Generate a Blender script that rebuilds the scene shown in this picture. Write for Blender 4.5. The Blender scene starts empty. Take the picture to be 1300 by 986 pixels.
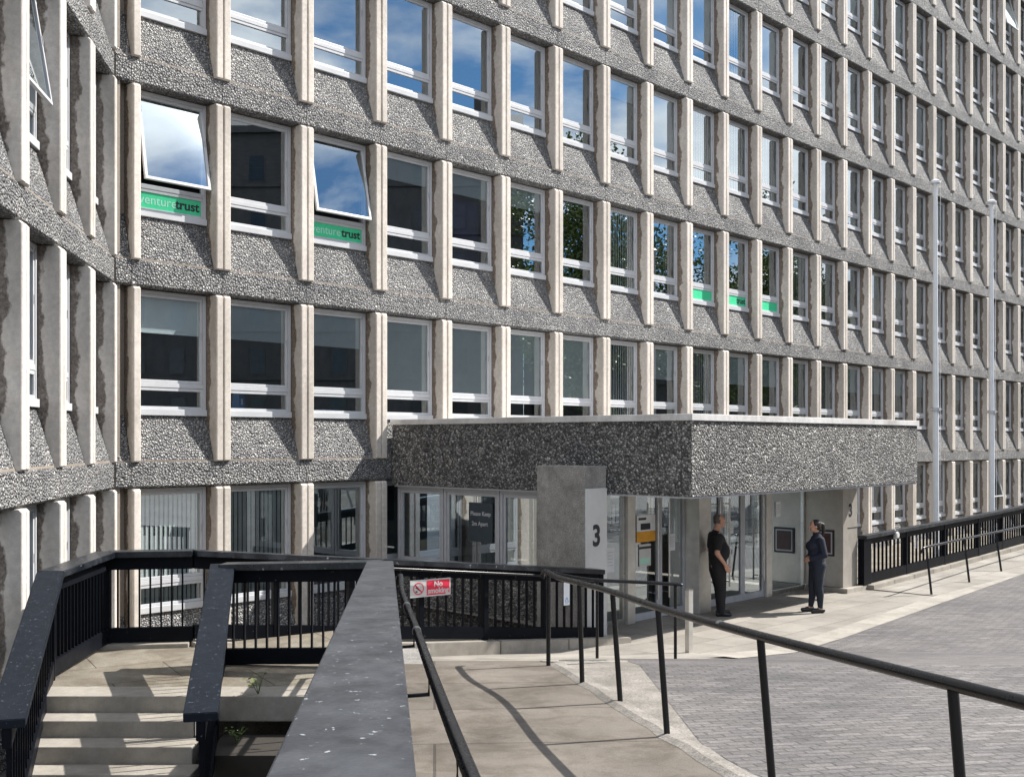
import bpy, bmesh, math, random
from mathutils import Vector, Matrix
R = math.radians
random.seed(7)
C = bpy.context.scene.collection
S = bpy.context.scene

# ------------------------------------------------------------------ camera
EYE = 3.1
F = 1409.0
cam_d = bpy.data.cameras.new('camera')
cam = bpy.data.objects.new('camera', cam_d); C.objects.link(cam)
cam.location = (0, 0, EYE); cam.rotation_euler = (R(90), 0, 0)
cam_d.sensor_width = 36; cam_d.lens = F / 1300 * 36
cam_d.shift_y = 67 / 1300
cam_d.clip_start = .05; cam_d.clip_end = 3000
S.camera = cam

# ------------------------------------------------------------------ sky, sun, exposure
SUN_EL = 45
SAZ = math.atan2(.945, .327)      # clockwise from +Y
w = bpy.data.worlds.new('World'); S.world = w; w.use_nodes = True
nt = w.node_tree; nt.nodes.clear()
def N(nt, t, **k):
    n = nt.nodes.new(t)
    for a, b in k.items():
        if a.startswith('i_'):
            n.inputs[a[2:].replace('_', ' ')].default_value = b
        else: setattr(n, a, b)
    return n
sky = N(nt, 'ShaderNodeTexSky', sky_type='NISHITA', sun_disc=False, sun_elevation=R(SUN_EL), sun_rotation=SAZ, air_density=.85, dust_density=.25, ozone_density=2.2)
tc = N(nt, 'ShaderNodeTexCoord')
mp = N(nt, 'ShaderNodeMapping'); mp.inputs['Scale'].default_value = (1, 1, 2.6); mp.inputs['Location'].default_value = (1.3, .8, .4)
nz = N(nt, 'ShaderNodeTexNoise'); nz.inputs['Scale'].default_value = 3.1; nz.inputs['Detail'].default_value = 9; nz.inputs['Roughness'].default_value = .55
cr = N(nt, 'ShaderNodeValToRGB'); cr.color_ramp.elements[0].position = .41; cr.color_ramp.elements[1].position = .54
nz2 = N(nt, 'ShaderNodeTexNoise'); nz2.inputs['Scale'].default_value = 6; nz2.inputs['Detail'].default_value = 6
cc = N(nt, 'ShaderNodeValToRGB'); cc.color_ramp.elements[0].position = .35; cc.color_ramp.elements[1].position = .65
cc.color_ramp.elements[0].color = (11, 12, 14, 1); cc.color_ramp.elements[1].color = (22, 22.5, 23, 1)
mx = N(nt, 'ShaderNodeMix', data_type='RGBA')
bg = N(nt, 'ShaderNodeBackground'); bg.inputs['Strength'].default_value = .051
wo = N(nt, 'ShaderNodeOutputWorld')
L = nt.links.new
L(tc.outputs['Generated'], mp.inputs['Vector']); L(mp.outputs[0], nz.inputs['Vector']); L(mp.outputs[0], nz2.inputs['Vector'])
L(nz.outputs['Fac'], cr.inputs['Fac']); L(nz2.outputs['Fac'], cc.inputs['Fac'])
L(cr.outputs['Color'], mx.inputs['Factor']); tn = N(nt, 'ShaderNodeMix', data_type='RGBA', blend_type='MULTIPLY'); tn.inputs[0].default_value = 1; tn.inputs[7].default_value = (.95, 1.45, 1.7, 1); L(sky.outputs[0], tn.inputs[6]); L(tn.outputs[2], mx.inputs[6]); L(cc.outputs[0], mx.inputs[7])
L(mx.outputs[2], bg.inputs['Color']); L(bg.outputs[0], wo.inputs['Surface'])

sd = bpy.data.lights.new('sun', 'SUN'); sd.energy = 5.0; sd.angle = R(.55); sd.color = (1, .955, .89)
so = bpy.data.objects.new('sun', sd); C.objects.link(so)
tosun = Vector((math.sin(SAZ) * math.cos(R(SUN_EL)), math.cos(SAZ) * math.cos(R(SUN_EL)), math.sin(R(SUN_EL))))
so.rotation_euler = tosun.to_track_quat('Z', 'Y').to_euler(); so.location = (30, 10, 40)
S.view_settings.view_transform = 'Standard'; S.view_settings.look = 'None'
S.view_settings.exposure = .82; S.view_settings.gamma = 1
S.cycles.max_bounces = 8; S.cycles.transparent_max_bounces = 12; S.cycles.use_denoising = True
S.cycles.caustics_reflective = False; S.cycles.caustics_refractive = False

# ------------------------------------------------------------------ materials
def mat(name):
    m = bpy.data.materials.new(name); m.use_nodes = True
    n = m.node_tree; n.nodes.clear()
    o = N(n, 'ShaderNodeOutputMaterial'); p = N(n, 'ShaderNodeBsdfPrincipled')
    n.links.new(p.outputs[0], o.inputs[0])
    return m, n, p
def ramp(n, fac, stops):
    r = N(n, 'ShaderNodeValToRGB'); e = r.color_ramp.elements
    while len(e) < len(stops): e.new(.5)
    for q, (pos, c) in zip(e, stops):
        q.position = pos; q.color = tuple(c) + (1,) if len(c) == 3 else c
    n.links.new(fac, r.inputs['Fac']); return r.outputs['Color']
def noise(n, scale, detail=4, rough=.5, vec=None, dist=0):
    t = N(n, 'ShaderNodeTexNoise'); t.inputs['Scale'].default_value = scale; t.inputs['Detail'].default_value = detail
    t.inputs['Roughness'].default_value = rough; t.inputs['Distortion'].default_value = dist
    n.links.new(vec or objc(n), t.inputs['Vector']); return t.outputs['Fac']
def objc(n, scale=None):
    t = N(n, 'ShaderNodeTexCoord').outputs['Object']
    if scale:
        m = N(n, 'ShaderNodeMapping'); m.inputs['Scale'].default_value = scale; n.links.new(t, m.inputs['Vector']); return m.outputs[0]
    return t
def mul(n, a, b, fac=1, mode='MULTIPLY'):
    m = N(n, 'ShaderNodeMix', data_type='RGBA', blend_type=mode)
    for s, v in ((m.inputs['Factor'], fac), (m.inputs[6], a), (m.inputs[7], b)):
        if isinstance(v, (int, float)): s.default_value = v
        elif isinstance(v, tuple): s.default_value = v + (1,)
        else: n.links.new(v, s)
    return m.outputs[2]
def mth(n, op, a, b=0.):
    m = N(n, 'ShaderNodeMath', operation=op)
    for s, v in zip(m.inputs, (a, b)):
        if isinstance(v, (int, float)): s.default_value = v
        else: n.links.new(v, s)
    return m.outputs[0]
def bump(n, p, h, strength=.5, dist=.01):
    b = N(n, 'ShaderNodeBump'); b.inputs['Strength'].default_value = strength; b.inputs['Distance'].default_value = dist
    n.links.new(h, b.inputs['Height']); n.links.new(b.outputs[0], p.inputs['Normal'])

def aggregate(name, scale, cols, gap, bstr, bdist, tone=((.33, (.66, .66, .68)), (.64, (1.12, 1.11, 1.09)))):
    m, n, p = mat(name)
    wob = N(n, 'ShaderNodeTexNoise'); wob.inputs['Scale'].default_value = 9; n.links.new(objc(n), wob.inputs['Vector'])
    ad = N(n, 'ShaderNodeMix', data_type='RGBA', blend_type='LINEAR_LIGHT'); ad.inputs['Factor'].default_value = .03
    n.links.new(objc(n), ad.inputs[6]); n.links.new(wob.outputs['Color'], ad.inputs[7])
    v = N(n, 'ShaderNodeTexVoronoi'); v.inputs['Scale'].default_value = scale
    v2 = N(n, 'ShaderNodeTexVoronoi', feature='DISTANCE_TO_EDGE'); v2.inputs['Scale'].default_value = scale
    for q in (v, v2): n.links.new(ad.outputs[2], q.inputs['Vector'])
    sp = N(n, 'ShaderNodeSeparateColor'); n.links.new(v.outputs['Color'], sp.inputs[0])
    c = ramp(n, sp.outputs[0], cols)
    gapf = ramp(n, v2.outputs['Distance'], [(0, gap), (.16, (1, 1, 1))])  # crevice shade between the pebbles, darkened in the colour
    c = mul(n, c, gapf)
    big = ramp(n, noise(n, 1.1, 5, .6), list(tone))
    c = mul(n, c, big)
    n.links.new(c, p.inputs['Base Color']); p.inputs['Roughness'].default_value = .8
    h = ramp(n, v2.outputs['Distance'], [(0, (0, 0, 0)), (.1, (.55,) * 3), (.45, (1, 1, 1))])
    dome = mth(n, 'SUBTRACT', 1.0, mth(n, 'MULTIPLY', v.outputs['Distance'], v.outputs['Distance']))
    hh = mth(n, 'ADD', mth(n, 'ADD', mth(n, 'MULTIPLY', h, .45), mth(n, 'MULTIPLY', dome, 1.5)), mth(n, 'MULTIPLY', sp.outputs[1], .5))
    bump(n, p, hh, bstr, bdist)
    return m
M = {}
M['aggregate'] = aggregate('pebble_aggregate', 25, [(0, (.25, .255, .265)), (.5, (.36, .36, .362)), (.85, (.48, .475, .465)), (1, (.66, .655, .64))], (.30,) * 3, 1, .05)
M['aggregate_dark'] = aggregate('canopy_aggregate', 24, [(0, (.14, .14, .14)), (.5, (.33, .325, .315)), (.85, (.50, .49, .475)), (1, (.76, .75, .73))], (.22,) * 3, 1, .06)

def concrete(name, base, dirt, scale=14, stain=False, rough=.75, rugged=False):
    m, n, p = mat(name)
    oi = N(n, 'ShaderNodeObjectInfo'); va = N(n, 'ShaderNodeVectorMath', operation='MULTIPLY_ADD'); va.inputs[1].default_value = (3.7, 5.3, 4.1)
    n.links.new(oi.outputs['Location'], va.inputs[0]); n.links.new(objc(n), va.inputs[2]); vv = va.outputs[0]
    def sc(q):
        mm = N(n, 'ShaderNodeMapping'); mm.inputs['Scale'].default_value = q; n.links.new(vv, mm.inputs['Vector']); return mm.outputs[0]
    c = ramp(n, noise(n, scale, 8, .65, vv), [(.3, tuple(x * .82 for x in base)), (.7, tuple(min(1, x * 1.1) for x in base))])
    c = mul(n, c, ramp(n, noise(n, 1.3, 5, .6, sc((1, 1, .35))), [(.32, (.74, .72, .70)), (.62, (1.08, 1.07, 1.06))]))
    c = mul(n, c, ramp(n, oi.outputs['Random'], [(0, (.9, .89, .88)), (1, (1.06, 1.06, 1.06))]))
    sp_ = ramp(n, noise(n, 130, 2, .6), [(.30, (.35, .33, .3)), (.36, (1, 1, 1))])
    c = mul(n, c, sp_, .8)
    if rugged:
        c = mul(n, c, ramp(n, noise(n, 55, 3, .7), [(.34, (.55, .55, .55)), (.66, (1.4, 1.4, 1.4))])); c = mul(n, c, ramp(n, noise(n, 2.2, 6, .7), [(.35, (.72, .72, .71)), (.62, (1.15, 1.15, 1.15))]))
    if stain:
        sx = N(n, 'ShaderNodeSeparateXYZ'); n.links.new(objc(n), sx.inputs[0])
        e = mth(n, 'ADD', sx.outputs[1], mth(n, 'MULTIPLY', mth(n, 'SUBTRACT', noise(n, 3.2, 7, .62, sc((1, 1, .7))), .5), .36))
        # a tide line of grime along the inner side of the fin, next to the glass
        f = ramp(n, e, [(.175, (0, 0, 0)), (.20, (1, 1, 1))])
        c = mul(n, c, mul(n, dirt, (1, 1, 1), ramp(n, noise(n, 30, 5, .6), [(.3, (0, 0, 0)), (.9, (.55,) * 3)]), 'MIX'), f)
    n.links.new(c, p.inputs['Base Color']); p.inputs['Roughness'].default_value = rough
    bump(n, p, mth(n, 'ADD', noise(n, 70, 4, .7), mth(n, 'MULTIPLY', noise(n, 12, 3), .8)), .35, .006)
    return m
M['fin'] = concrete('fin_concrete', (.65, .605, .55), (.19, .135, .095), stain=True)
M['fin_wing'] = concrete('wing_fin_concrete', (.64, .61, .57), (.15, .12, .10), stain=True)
M['pier'] = concrete('pillar_concrete', (.30, .295, .285), (1, 1, 1), 11, rugged=True)
M['coping'] = concrete('painted_coping', (.62, .62, .62), (1, 1, 1), 8, rough=.6)
M['kerb'] = concrete('kerb_stone', (.33, .31, .275), (1, 1, 1), 9)
M['apron'] = concrete('rough_apron_concrete', (.24, .225, .205), (1, 1, 1), 9, rugged=True)
M['joint'] = concrete('joint_mortar', (.30, .26, .22), (1, 1, 1), 20)
M['tenement'] = concrete('tenement_stone', (.085, .08, .078), (1, 1, 1), 2)

def paint(name, col, rough=.35, fleck=None, metal=0, var=.2, coat=0, spec=.5, streak=None, bmp=.06):
    m, n, p = mat(name)
    c = ramp(n, noise(n, 5, 6, .6), [(.3, tuple(x * (1 - var) for x in col)), (.7, tuple(min(1, x * (1 + var)) for x in col))])
    if streak: c = mul(n, c, streak, ramp(n, noise(n, 1, 8, .72, objc(n, (5, 3, 4))), [(.42, (0, 0, 0)), (.72, (1, 1, 1))]), 'MIX')
    if fleck:
        f = ramp(n, noise(n, fleck[1], 4, .65), [(fleck[2], (0, 0, 0)), (fleck[2] + .035, (1, 1, 1))])
        c = mul(n, c, fleck[0], f, 'MIX')
    n.links.new(c, p.inputs['Base Color'])
    rr = mth(n, 'ADD', mth(n, 'MULTIPLY', noise(n, 9, 5, .6), .25), rough - .12)
    n.links.new(rr, p.inputs['Roughness']); p.inputs['Metallic'].default_value = metal
    p.inputs['Coat Weight'].default_value = coat; p.inputs['Specular IOR Level'].default_value = spec
    bump(n, p, noise(n, 60, 4), bmp, .004)
    return m
M['black'] = paint('black_paint', (.006, .007, .010), .42, ((.22, .24, .27), 24, .70), spec=.06)
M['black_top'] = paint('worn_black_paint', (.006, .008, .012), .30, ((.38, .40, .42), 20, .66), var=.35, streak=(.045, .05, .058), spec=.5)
M['worn_sheen_board'] = paint('board_wear_and_sheen', (.028, .031, .038), .34, ((.36, .38, .40), 30, .655), var=.45, streak=(.075, .08, .09), bmp=.3, spec=.5)  # wear flecks; the lighter base and streaks put the board's sky sheen into colour
M['black_fleck'] = paint('flecked_black_paint', (.006, .009, .015), .5, ((.07, .085, .11), 30, .63), spec=.18)  # sloped boards' copy without pale streaks: their weaker sky sheen set in colour
M['tube'] = paint('black_handrail', (.006, .006, .008), .28, ((.3, .3, .3), 40, .76), spec=.4, bmp=.0)
M['pvc'] = paint('white_frame', (.53, .54, .56), .35, var=.06)
M['alu'] = paint('grey_frame', (.42, .43, .46), .4, var=.1)
M['steel'] = paint('brushed_steel', (.55, .54, .52), .3, metal=1, var=.15)
M['bronze_clad'] = paint('bronze_cladding', (.46, .43, .39), .42, metal=.5, var=.12)
M['steel_pale'] = paint('pale_steel_cladding', (.62, .60, .56), .42, metal=.6, var=.12)
M['white'] = paint('white_plate', (.57, .57, .56), .45, var=.05)
M['lamp_white'] = paint('white_pole_paint', (.66, .68, .71), .35, var=.05)
M['ink'] = paint('dark_ink', (.02, .022, .03), .5)
M['paper'] = paint('paper', (.75, .77, .8), .7, var=.06)
M['green'] = paint('green_sign', (.05, .62, .30), .45, var=.08)
M['pale_green'] = paint('pale_green_letters', (.42, .72, .60), .5, var=.05)
M['red'] = paint('red_sign', (.70, .03, .07), .4, var=.06)
M['yellow'] = paint('orange_band', (.75, .36, .04), .5)
M['blue'] = paint('blue_card', (.03, .25, .6), .5)
M['blind'] = paint('blind_fabric', (.86, .93, .97), .85, var=.05)
M['blind_pale'] = paint('pale_blind_fabric', (.90, .92, .90), .85, var=.08)
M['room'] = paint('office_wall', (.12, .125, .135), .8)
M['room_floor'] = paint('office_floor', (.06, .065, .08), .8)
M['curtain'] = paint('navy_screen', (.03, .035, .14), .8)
M['rubber'] = paint('rubber_seal', (.02, .02, .02), .6)
M['plaque'] = paint('dark_red_plaque', (.045, .012, .012), .4)
M['steel_dark'] = paint('dark_pane', (.02, .022, .026), .15)
M['lead'] = paint('roof_covering', (.12, .12, .125), .8)
M['skin'] = paint('skin', (.50, .27, .19), .5, var=.08)
M['black_cloth'] = paint('black_cloth', (.010, .010, .012), .85, bmp=.5)
M['navy_cloth'] = paint('navy_cloth', (.009, .012, .028), .8, bmp=.5)
M['denim'] = paint('dark_leggings', (.010, .014, .026), .8)
M['shoe'] = paint('black_shoe', (.012, .012, .013), .4)
M['hair'] = paint('dark_hair', (.014, .010, .008), .55)
M['grey_hair'] = paint('grey_hair', (.10, .085, .075), .7)
M['eye'] = paint('eye_white', (.6, .6, .6), .3)
M['lip'] = paint('lips', (.36, .12, .10), .5)

def glass(name, base=.30, tint=(.86, .92, .93), wob=.00022):
    m = bpy.data.materials.new(name); m.use_nodes = True; n = m.node_tree; n.nodes.clear()
    o = N(n, 'ShaderNodeOutputMaterial'); g = N(n, 'ShaderNodeBsdfGlossy'); g.inputs['Roughness'].default_value = .005
    g.inputs['Color'].default_value = (.86, .95, 1, 1)
    t = N(n, 'ShaderNodeBsdfTransparent'); t.inputs['Color'].default_value = tint + (1,)
    fr = N(n, 'ShaderNodeFresnel'); fr.inputs['IOR'].default_value = 1.55
    f = mth(n, 'ADD', mth(n, 'MULTIPLY', fr.outputs[0], 1 - base), base)
    mx = N(n, 'ShaderNodeMixShader'); n.links.new(f, mx.inputs[0]); n.links.new(t.outputs[0], mx.inputs[1]); n.links.new(g.outputs[0], mx.inputs[2])
    n.links.new(mx.outputs[0], o.inputs[0])
    b = N(n, 'ShaderNodeBump'); b.inputs['Strength'].default_value = .5; b.inputs['Distance'].default_value = wob * 2
    n.links.new(noise(n, 1.4, 2), b.inputs['Height']); n.links.new(b.outputs[0], g.inputs['Normal'])
    return m
M['glass'] = glass('window_glass', .34)
M['lobby_glass'] = glass('lobby_glass', .30, (.8, .83, .83))

def ground_mat(name, kind):
    m, n, p = mat(name)
    if kind == 'setts':
        mpn = N(n, 'ShaderNodeMapping'); mpn.inputs['Rotation'].default_value = (0, 0, R(-14)); n.links.new(objc(n), mpn.inputs['Vector'])
        br = N(n, 'ShaderNodeTexBrick'); wb = N(n, 'ShaderNodeMix', data_type='RGBA', blend_type='LINEAR_LIGHT'); wb.inputs['Factor'].default_value = .022
        wn = N(n, 'ShaderNodeTexNoise'); wn.inputs['Scale'].default_value = 4; wn.inputs['Detail'].default_value = 4; n.links.new(objc(n), wn.inputs['Vector'])
        n.links.new(mpn.outputs[0], wb.inputs[6]); n.links.new(wn.outputs['Color'], wb.inputs[7]); n.links.new(wb.outputs[2], br.inputs['Vector'])
        br.inputs['Scale'].default_value = 1; br.inputs['Brick Width'].default_value = .21; br.inputs['Row Height'].default_value = .095
        br.inputs['Mortar Size'].default_value = .012; br.inputs['Mortar Smooth'].default_value = .4
        br.inputs['Color1'].default_value = (.10, .095, .095, 1); br.inputs['Color2'].default_value = (.15, .143, .143, 1)
        br.inputs['Mortar'].default_value = (.08, .076, .074, 1)
        c = mul(n, br.outputs['Color'], ramp(n, noise(n, .55, 6, .62), [(.35, (.78, .77, .79)), (.66, (1.25, 1.22, 1.18))]))
        c = mul(n, c, ramp(n, noise(n, 40, 5, .7), [(.3, (.6,) * 3), (.7, (1.35,) * 3)]))
        c = mul(n, c, ramp(n, noise(n, 1, 6, .7, objc(n, (1.2, 9, 1))), [(.38, (.74, .74, .75)), (.62, (1.2, 1.19, 1.17))]))
        n.links.new(c, p.inputs['Base Color']); p.inputs['Roughness'].default_value = .8
        bump(n, p, mth(n, 'ADD', mth(n, 'MULTIPLY', br.outputs['Fac'], -1), mth(n, 'MULTIPLY', noise(n, 25, 5, .7), .6)), .6, .012)
        return m
    spec = {'slabs': ((.9, .6), (.235, .22, .195), (.30, .283, .255), R(46.7), .006),
            'path': ((5, 1.35), (.135, .12, .104), (.158, .142, .124), R(4), .012),
            'landing': ((1.4, .9), (.20, .182, .15), (.24, .222, .186), R(30), .008),
            'asphalt': ((9, 9), (.11, .11, .115), (.12, .12, .12), 0, .0)}[kind]
    mpn = N(n, 'ShaderNodeMapping'); mpn.inputs['Rotation'].default_value = (0, 0, -spec[3]); n.links.new(objc(n), mpn.inputs['Vector'])
    br = N(n, 'ShaderNodeTexBrick'); n.links.new(mpn.outputs[0], br.inputs['Vector'])
    br.inputs['Scale'].default_value = 1; br.inputs['Brick Width'].default_value = spec[0][0]; br.inputs['Row Height'].default_value = spec[0][1]
    br.inputs['Mortar Size'].default_value = spec[4]; br.inputs['Mortar Smooth'].default_value = .2
    br.inputs['Color1'].default_value = spec[1] + (1,); br.inputs['Color2'].default_value = spec[2] + (1,)
    br.inputs['Mortar'].default_value = (.07, .062, .055, 1)
    c = mul(n, br.outputs['Color'], ramp(n, noise(n, .9, 7, .65), [(.3, (.72, .70, .68)), (.68, (1.22, 1.2, 1.18))]))
    c = mul(n, c, ramp(n, noise(n, 90, 4, .8), [(.3, (.6,) * 3), (.7, (1.25,) * 3)]), .8)
    c = mul(n, c, ramp(n, noise(n, 2.6, 6, .7), [(.60, (1, 1, 1)), (.70, (.62, .60, .57))]), .7)
    if kind in ('path', 'landing'):
        c = mul(n, c, ramp(n, noise(n, 1.7, 9, .72, None, .6), [(.40, (.70, .66, .60)), (.56, (1.1, 1.09, 1.07))]))
        c = mul(n, c, ramp(n, noise(n, 260, 2, .6), [(.36, (.55,) * 3), (.62, (1.25,) * 3)]), .7)
        c = mul(n, c, ramp(n, noise(n, 14, 5, .7), [(.66, (1, 1, 1)), (.70, (.45, .43, .40))]), .6)
    n.links.new(c, p.inputs['Base Color']); p.inputs['Roughness'].default_value = .8
    bump(n, p, mth(n, 'ADD', mth(n, 'MULTIPLY', br.outputs['Fac'], -1), mth(n, 'MULTIPLY', noise(n, 60, 5, .7), .5)), .4, .008)
    return m
for k in ('setts', 'slabs', 'path', 'landing', 'asphalt'): M[k] = ground_mat(k + '_ground', k)

# ------------------------------------------------------------------ mesh helpers
class MB:
    def __init__(s): s.v = []; s.f = []; s.m = []
    def add(s, vs, fs, mi=0, T=None):
        o = len(s.v)
        s.v += [tuple(T @ Vector(p)) if T else tuple(p) for p in vs]
        s.f += [tuple(i + o for i in f) for f in fs]; s.m += [mi] * len(fs)
        return s
    def box(s, x0, x1, y0, y1, z0, z1, mi=0, T=None):
        v = [(x0, y0, z0), (x1, y0, z0), (x1, y1, z0), (x0, y1, z0), (x0, y0, z1), (x1, y0, z1), (x1, y1, z1), (x0, y1, z1)]
        return s.add(v, [(0, 3, 2, 1), (4, 5, 6, 7), (0, 1, 5, 4), (1, 2, 6, 5), (2, 3, 7, 6), (3, 0, 4, 7)], mi, T)
    def bbox(s, x0, x1, y0, y1, z0, z1, b=.006, mi=0, T=None):
        """box with chamfered edges"""
        bm = bmesh.new(); bmesh.ops.create_cube(bm, size=1)
        for q in bm.verts: q.co = Vector(((x0 + x1) / 2 + q.co.x * (x1 - x0), (y0 + y1) / 2 + q.co.y * (y1 - y0), (z0 + z1) / 2 + q.co.z * (z1 - z0)))
        bmesh.ops.bevel(bm, geom=bm.edges[:], offset=b, segments=2, profile=.6, affect='EDGES')
        s.bm(bm, mi, T); return s
    def bm(s, bm, mi=0, T=None):
        bm.verts.index_update()
        s.add([tuple(q.co) for q in bm.verts], [tuple(q.index for q in f.verts) for f in bm.faces], mi, T); bm.free()
    def extrude(s, poly, axis0, axis1, mi=0, T=None, mapf=None):
        """closed polygon of 2D points, extruded; mapf(p, t) -> 3D"""
        n = len(poly)
        v = [mapf(p, axis0) for p in poly] + [mapf(p, axis1) for p in poly]
        f = [(i, (i + 1) % n, n + (i + 1) % n, n + i) for i in range(n)] + [tuple(range(n - 1, -1, -1)), tuple(range(n, 2 * n))]
        return s.add(v, f, mi, T)
    def tube(s, pts, r, seg=10, mi=0, T=None, caps=True):
        pts = [Vector(p) for p in pts]
        rs = r if isinstance(r, (list, tuple)) else [r] * len(pts)
        vs = []; fs = []
        for i, p in enumerate(pts):
            d = (pts[min(i + 1, len(pts) - 1)] - pts[max(i - 1, 0)]).normalized()
            a = d.cross(Vector((0, 0, 1)))
            if a.length < .05: a = d.cross(Vector((1, 0, 0)))
            a.normalize(); b = a.cross(d)
            for k in range(seg):
                t = 2 * math.pi * k / seg
                vs.append(p + (a * math.cos(t) + b * math.sin(t)) * rs[i])
        for i in range(len(pts) - 1):
            for k in range(seg):
                q = (k + 1) % seg
                fs.append((i * seg + k, i * seg + q, (i + 1) * seg + q, (i + 1) * seg + k))
        if caps:
            fs.append(tuple(range(seg))); fs.append(tuple(range((len(pts) - 1) * seg + seg - 1, (len(pts) - 1) * seg - 1, -1)))
        return s.add(vs, fs, mi, T)
    def mesh(s, name, mats, smooth=False):
        me = bpy.data.meshes.new(name); me.from_pydata(s.v, [], s.f)
        for m in mats: me.materials.append(m)
        me.polygons.foreach_set('material_index', s.m)
        bm = bmesh.new(); bm.from_mesh(me); bmesh.ops.recalc_face_normals(bm, faces=bm.faces[:]); bm.to_mesh(me); bm.free()
        if smooth:
            me.polygons.foreach_set('use_smooth', [True] * len(me.polygons))
            try: me.set_sharp_from_angle(angle=R(40))
            except Exception: pass
        me.update(); return me
    def build(s, name, mats, parent=None, smooth=False):
        mats = mats if isinstance(mats, (list, tuple)) else [mats]
        return link(name, s.mesh(name, [M[q] if isinstance(q, str) else q for q in mats], smooth), parent)
def sheet_of_glass(x0, x1, y0, y1, z0, z1):
    y = (y0 + y1) / 2; return MB().add([(x0, y, z0), (x1, y, z0), (x1, y, z1), (x0, y, z1)], [(0, 1, 2, 3)])
def link(name, me, parent=None, loc=None, rz=None):
    o = bpy.data.objects.new(name, me); C.objects.link(o)
    if parent: o.parent = parent
    if loc: o.location = loc
    if rz is not None: o.rotation_euler = (0, 0, rz)
    return o
def tag(o, label=None, cat=None, group=None, kind=None):
    if label: o['label'] = label
    if cat: o['category'] = cat
    if group: o['group'] = group
    if kind: o['kind'] = kind
    return o
def thing(name, label, cat, loc=(0, 0, 0), rz=0, group=None):
    o = bpy.data.objects.new(name, None); C.objects.link(o); o.location = loc; o.rotation_euler = (0, 0, rz); o.empty_display_size = .2
    return tag(o, label, cat, group)
def text_geo(s, size, bold=0., cx=True):
    cu = bpy.data.curves.new('t', 'FONT'); cu.body = s; cu.size = size; cu.offset = bold; cu.extrude = .0015
    cu.align_x = 'CENTER' if cx else 'LEFT'; cu.align_y = 'CENTER'; cu.resolution_u = 4
    o = bpy.data.objects.new('t', cu); C.objects.link(o)
    bpy.context.view_layer.update()
    me = bpy.data.meshes.new_from_object(o.evaluated_get(bpy.context.evaluated_depsgraph_get()))
    v = [tuple(q.co) for q in me.vertices]; f = [tuple(p.vertices) for p in me.polygons]
    bpy.data.objects.remove(o); bpy.data.curves.remove(cu); bpy.data.meshes.remove(me)
    return v, f
def add_text(mb, s, size, T, mi, bold=0., sx=1):
    """text lying in local XZ plane facing -Y, then T"""
    v, f = text_geo(s, size, bold)
    mb.add([(x * sx, -z, y) for x, y, z in v], f, mi, T)

# ------------------------------------------------------------------ levels of the ground
def zf(y):
    P = [(-60, 2.2), (-10, 1.75), (0, 1.38), (4.1, 1.14), (8.3, .88), (12, .68), (14.3, .29), (16, .05), (17.2, 0), (400, 0)]
    for (a, b), (c, d) in zip(P, P[1:]):
        if y <= c: return b + (d - b) * max(0, (y - a)) / (c - a)
    return 0
def rail_x(y):      # line of the near handrail on plan
    return .40 + (12 - y) * .192

def sheet(name, rows, lift, mname, kind='structure', thick=0):
    """rows: list of (y, x0, x1); a gridded ground sheet following zf"""
    mb = MB(); n = 10
    out = []
    for (ya, a0, a1), (yb, b0, b1) in zip(rows, rows[1:]):
        out.append((ya, a0, a1))
        for kn in (-10, 0, 4.1, 8.3, 12, 14.3, 16, 17.2):
            if ya + 1e-4 < kn < yb - 1e-4:
                t = (kn - ya) / (yb - ya); out.append((kn, a0 + (b0 - a0) * t, a1 + (b1 - a1) * t))
    rows = out + [rows[-1]]
    for i, (y, a, b) in enumerate(rows):
        for k in range(n + 1): mb.v.append((a + (b - a) * k / n, y, zf(y) + lift))
    for i in range(len(rows) - 1):
        for k in range(n):
            q = i * (n + 1) + k; mb.f.append((q, q + 1, q + n + 2, q + n + 1)); mb.m.append(0)
    return tag(mb.build(name, mname), kind=kind)
def frange(a, b, st):
    k = max(1, round((b - a) / st)); return [a + (b - a) * i / k for i in range(k + 1)]

g = MB(); g.box(-300, 400, -300, 400, -1.2, -.45)
tag(g.build('ground', 'asphalt'), kind='structure')
TH = math.atan2(.7278, .6858)
U = Vector((.6858, .7278, 0)); NN = Vector((.7278, -.6858, 0))
P0 = Vector((-6.04, 17.36, 0))
def fac(s, q, z=0): return P0 + U * s + NN * q + Vector((0, 0, z))
def bal_x_far(y):   # the far balustrade line (upper side of the lightwell)
    return -3.82 + (y - 13.3) / 3.6 * 5.14
BEND = fac(4.7, 5.67)
def pav_left(y):
    if y < 13.6: return -1.33 + (y - 11.95) * -.13 if y > 2 else -.35
    if y < 16.95: return max(-1.5, bal_x_far(y) - .15)
    q = 5.35     # edge of the forecourt along the entrance and the right balustrade
    return (y - 17.36 + q * .6858) / .7278 * .6858 + P0.x + q * .7278
ys = frange(-12, 13.6, .4) + frange(14.0, 16.9, .29) + frange(17.0, 70, 1.0)
# the forecourt slabs
sheet('pavement', [(y, pav_left(y), 75) for y in ys], 0, 'slabs')
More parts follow.
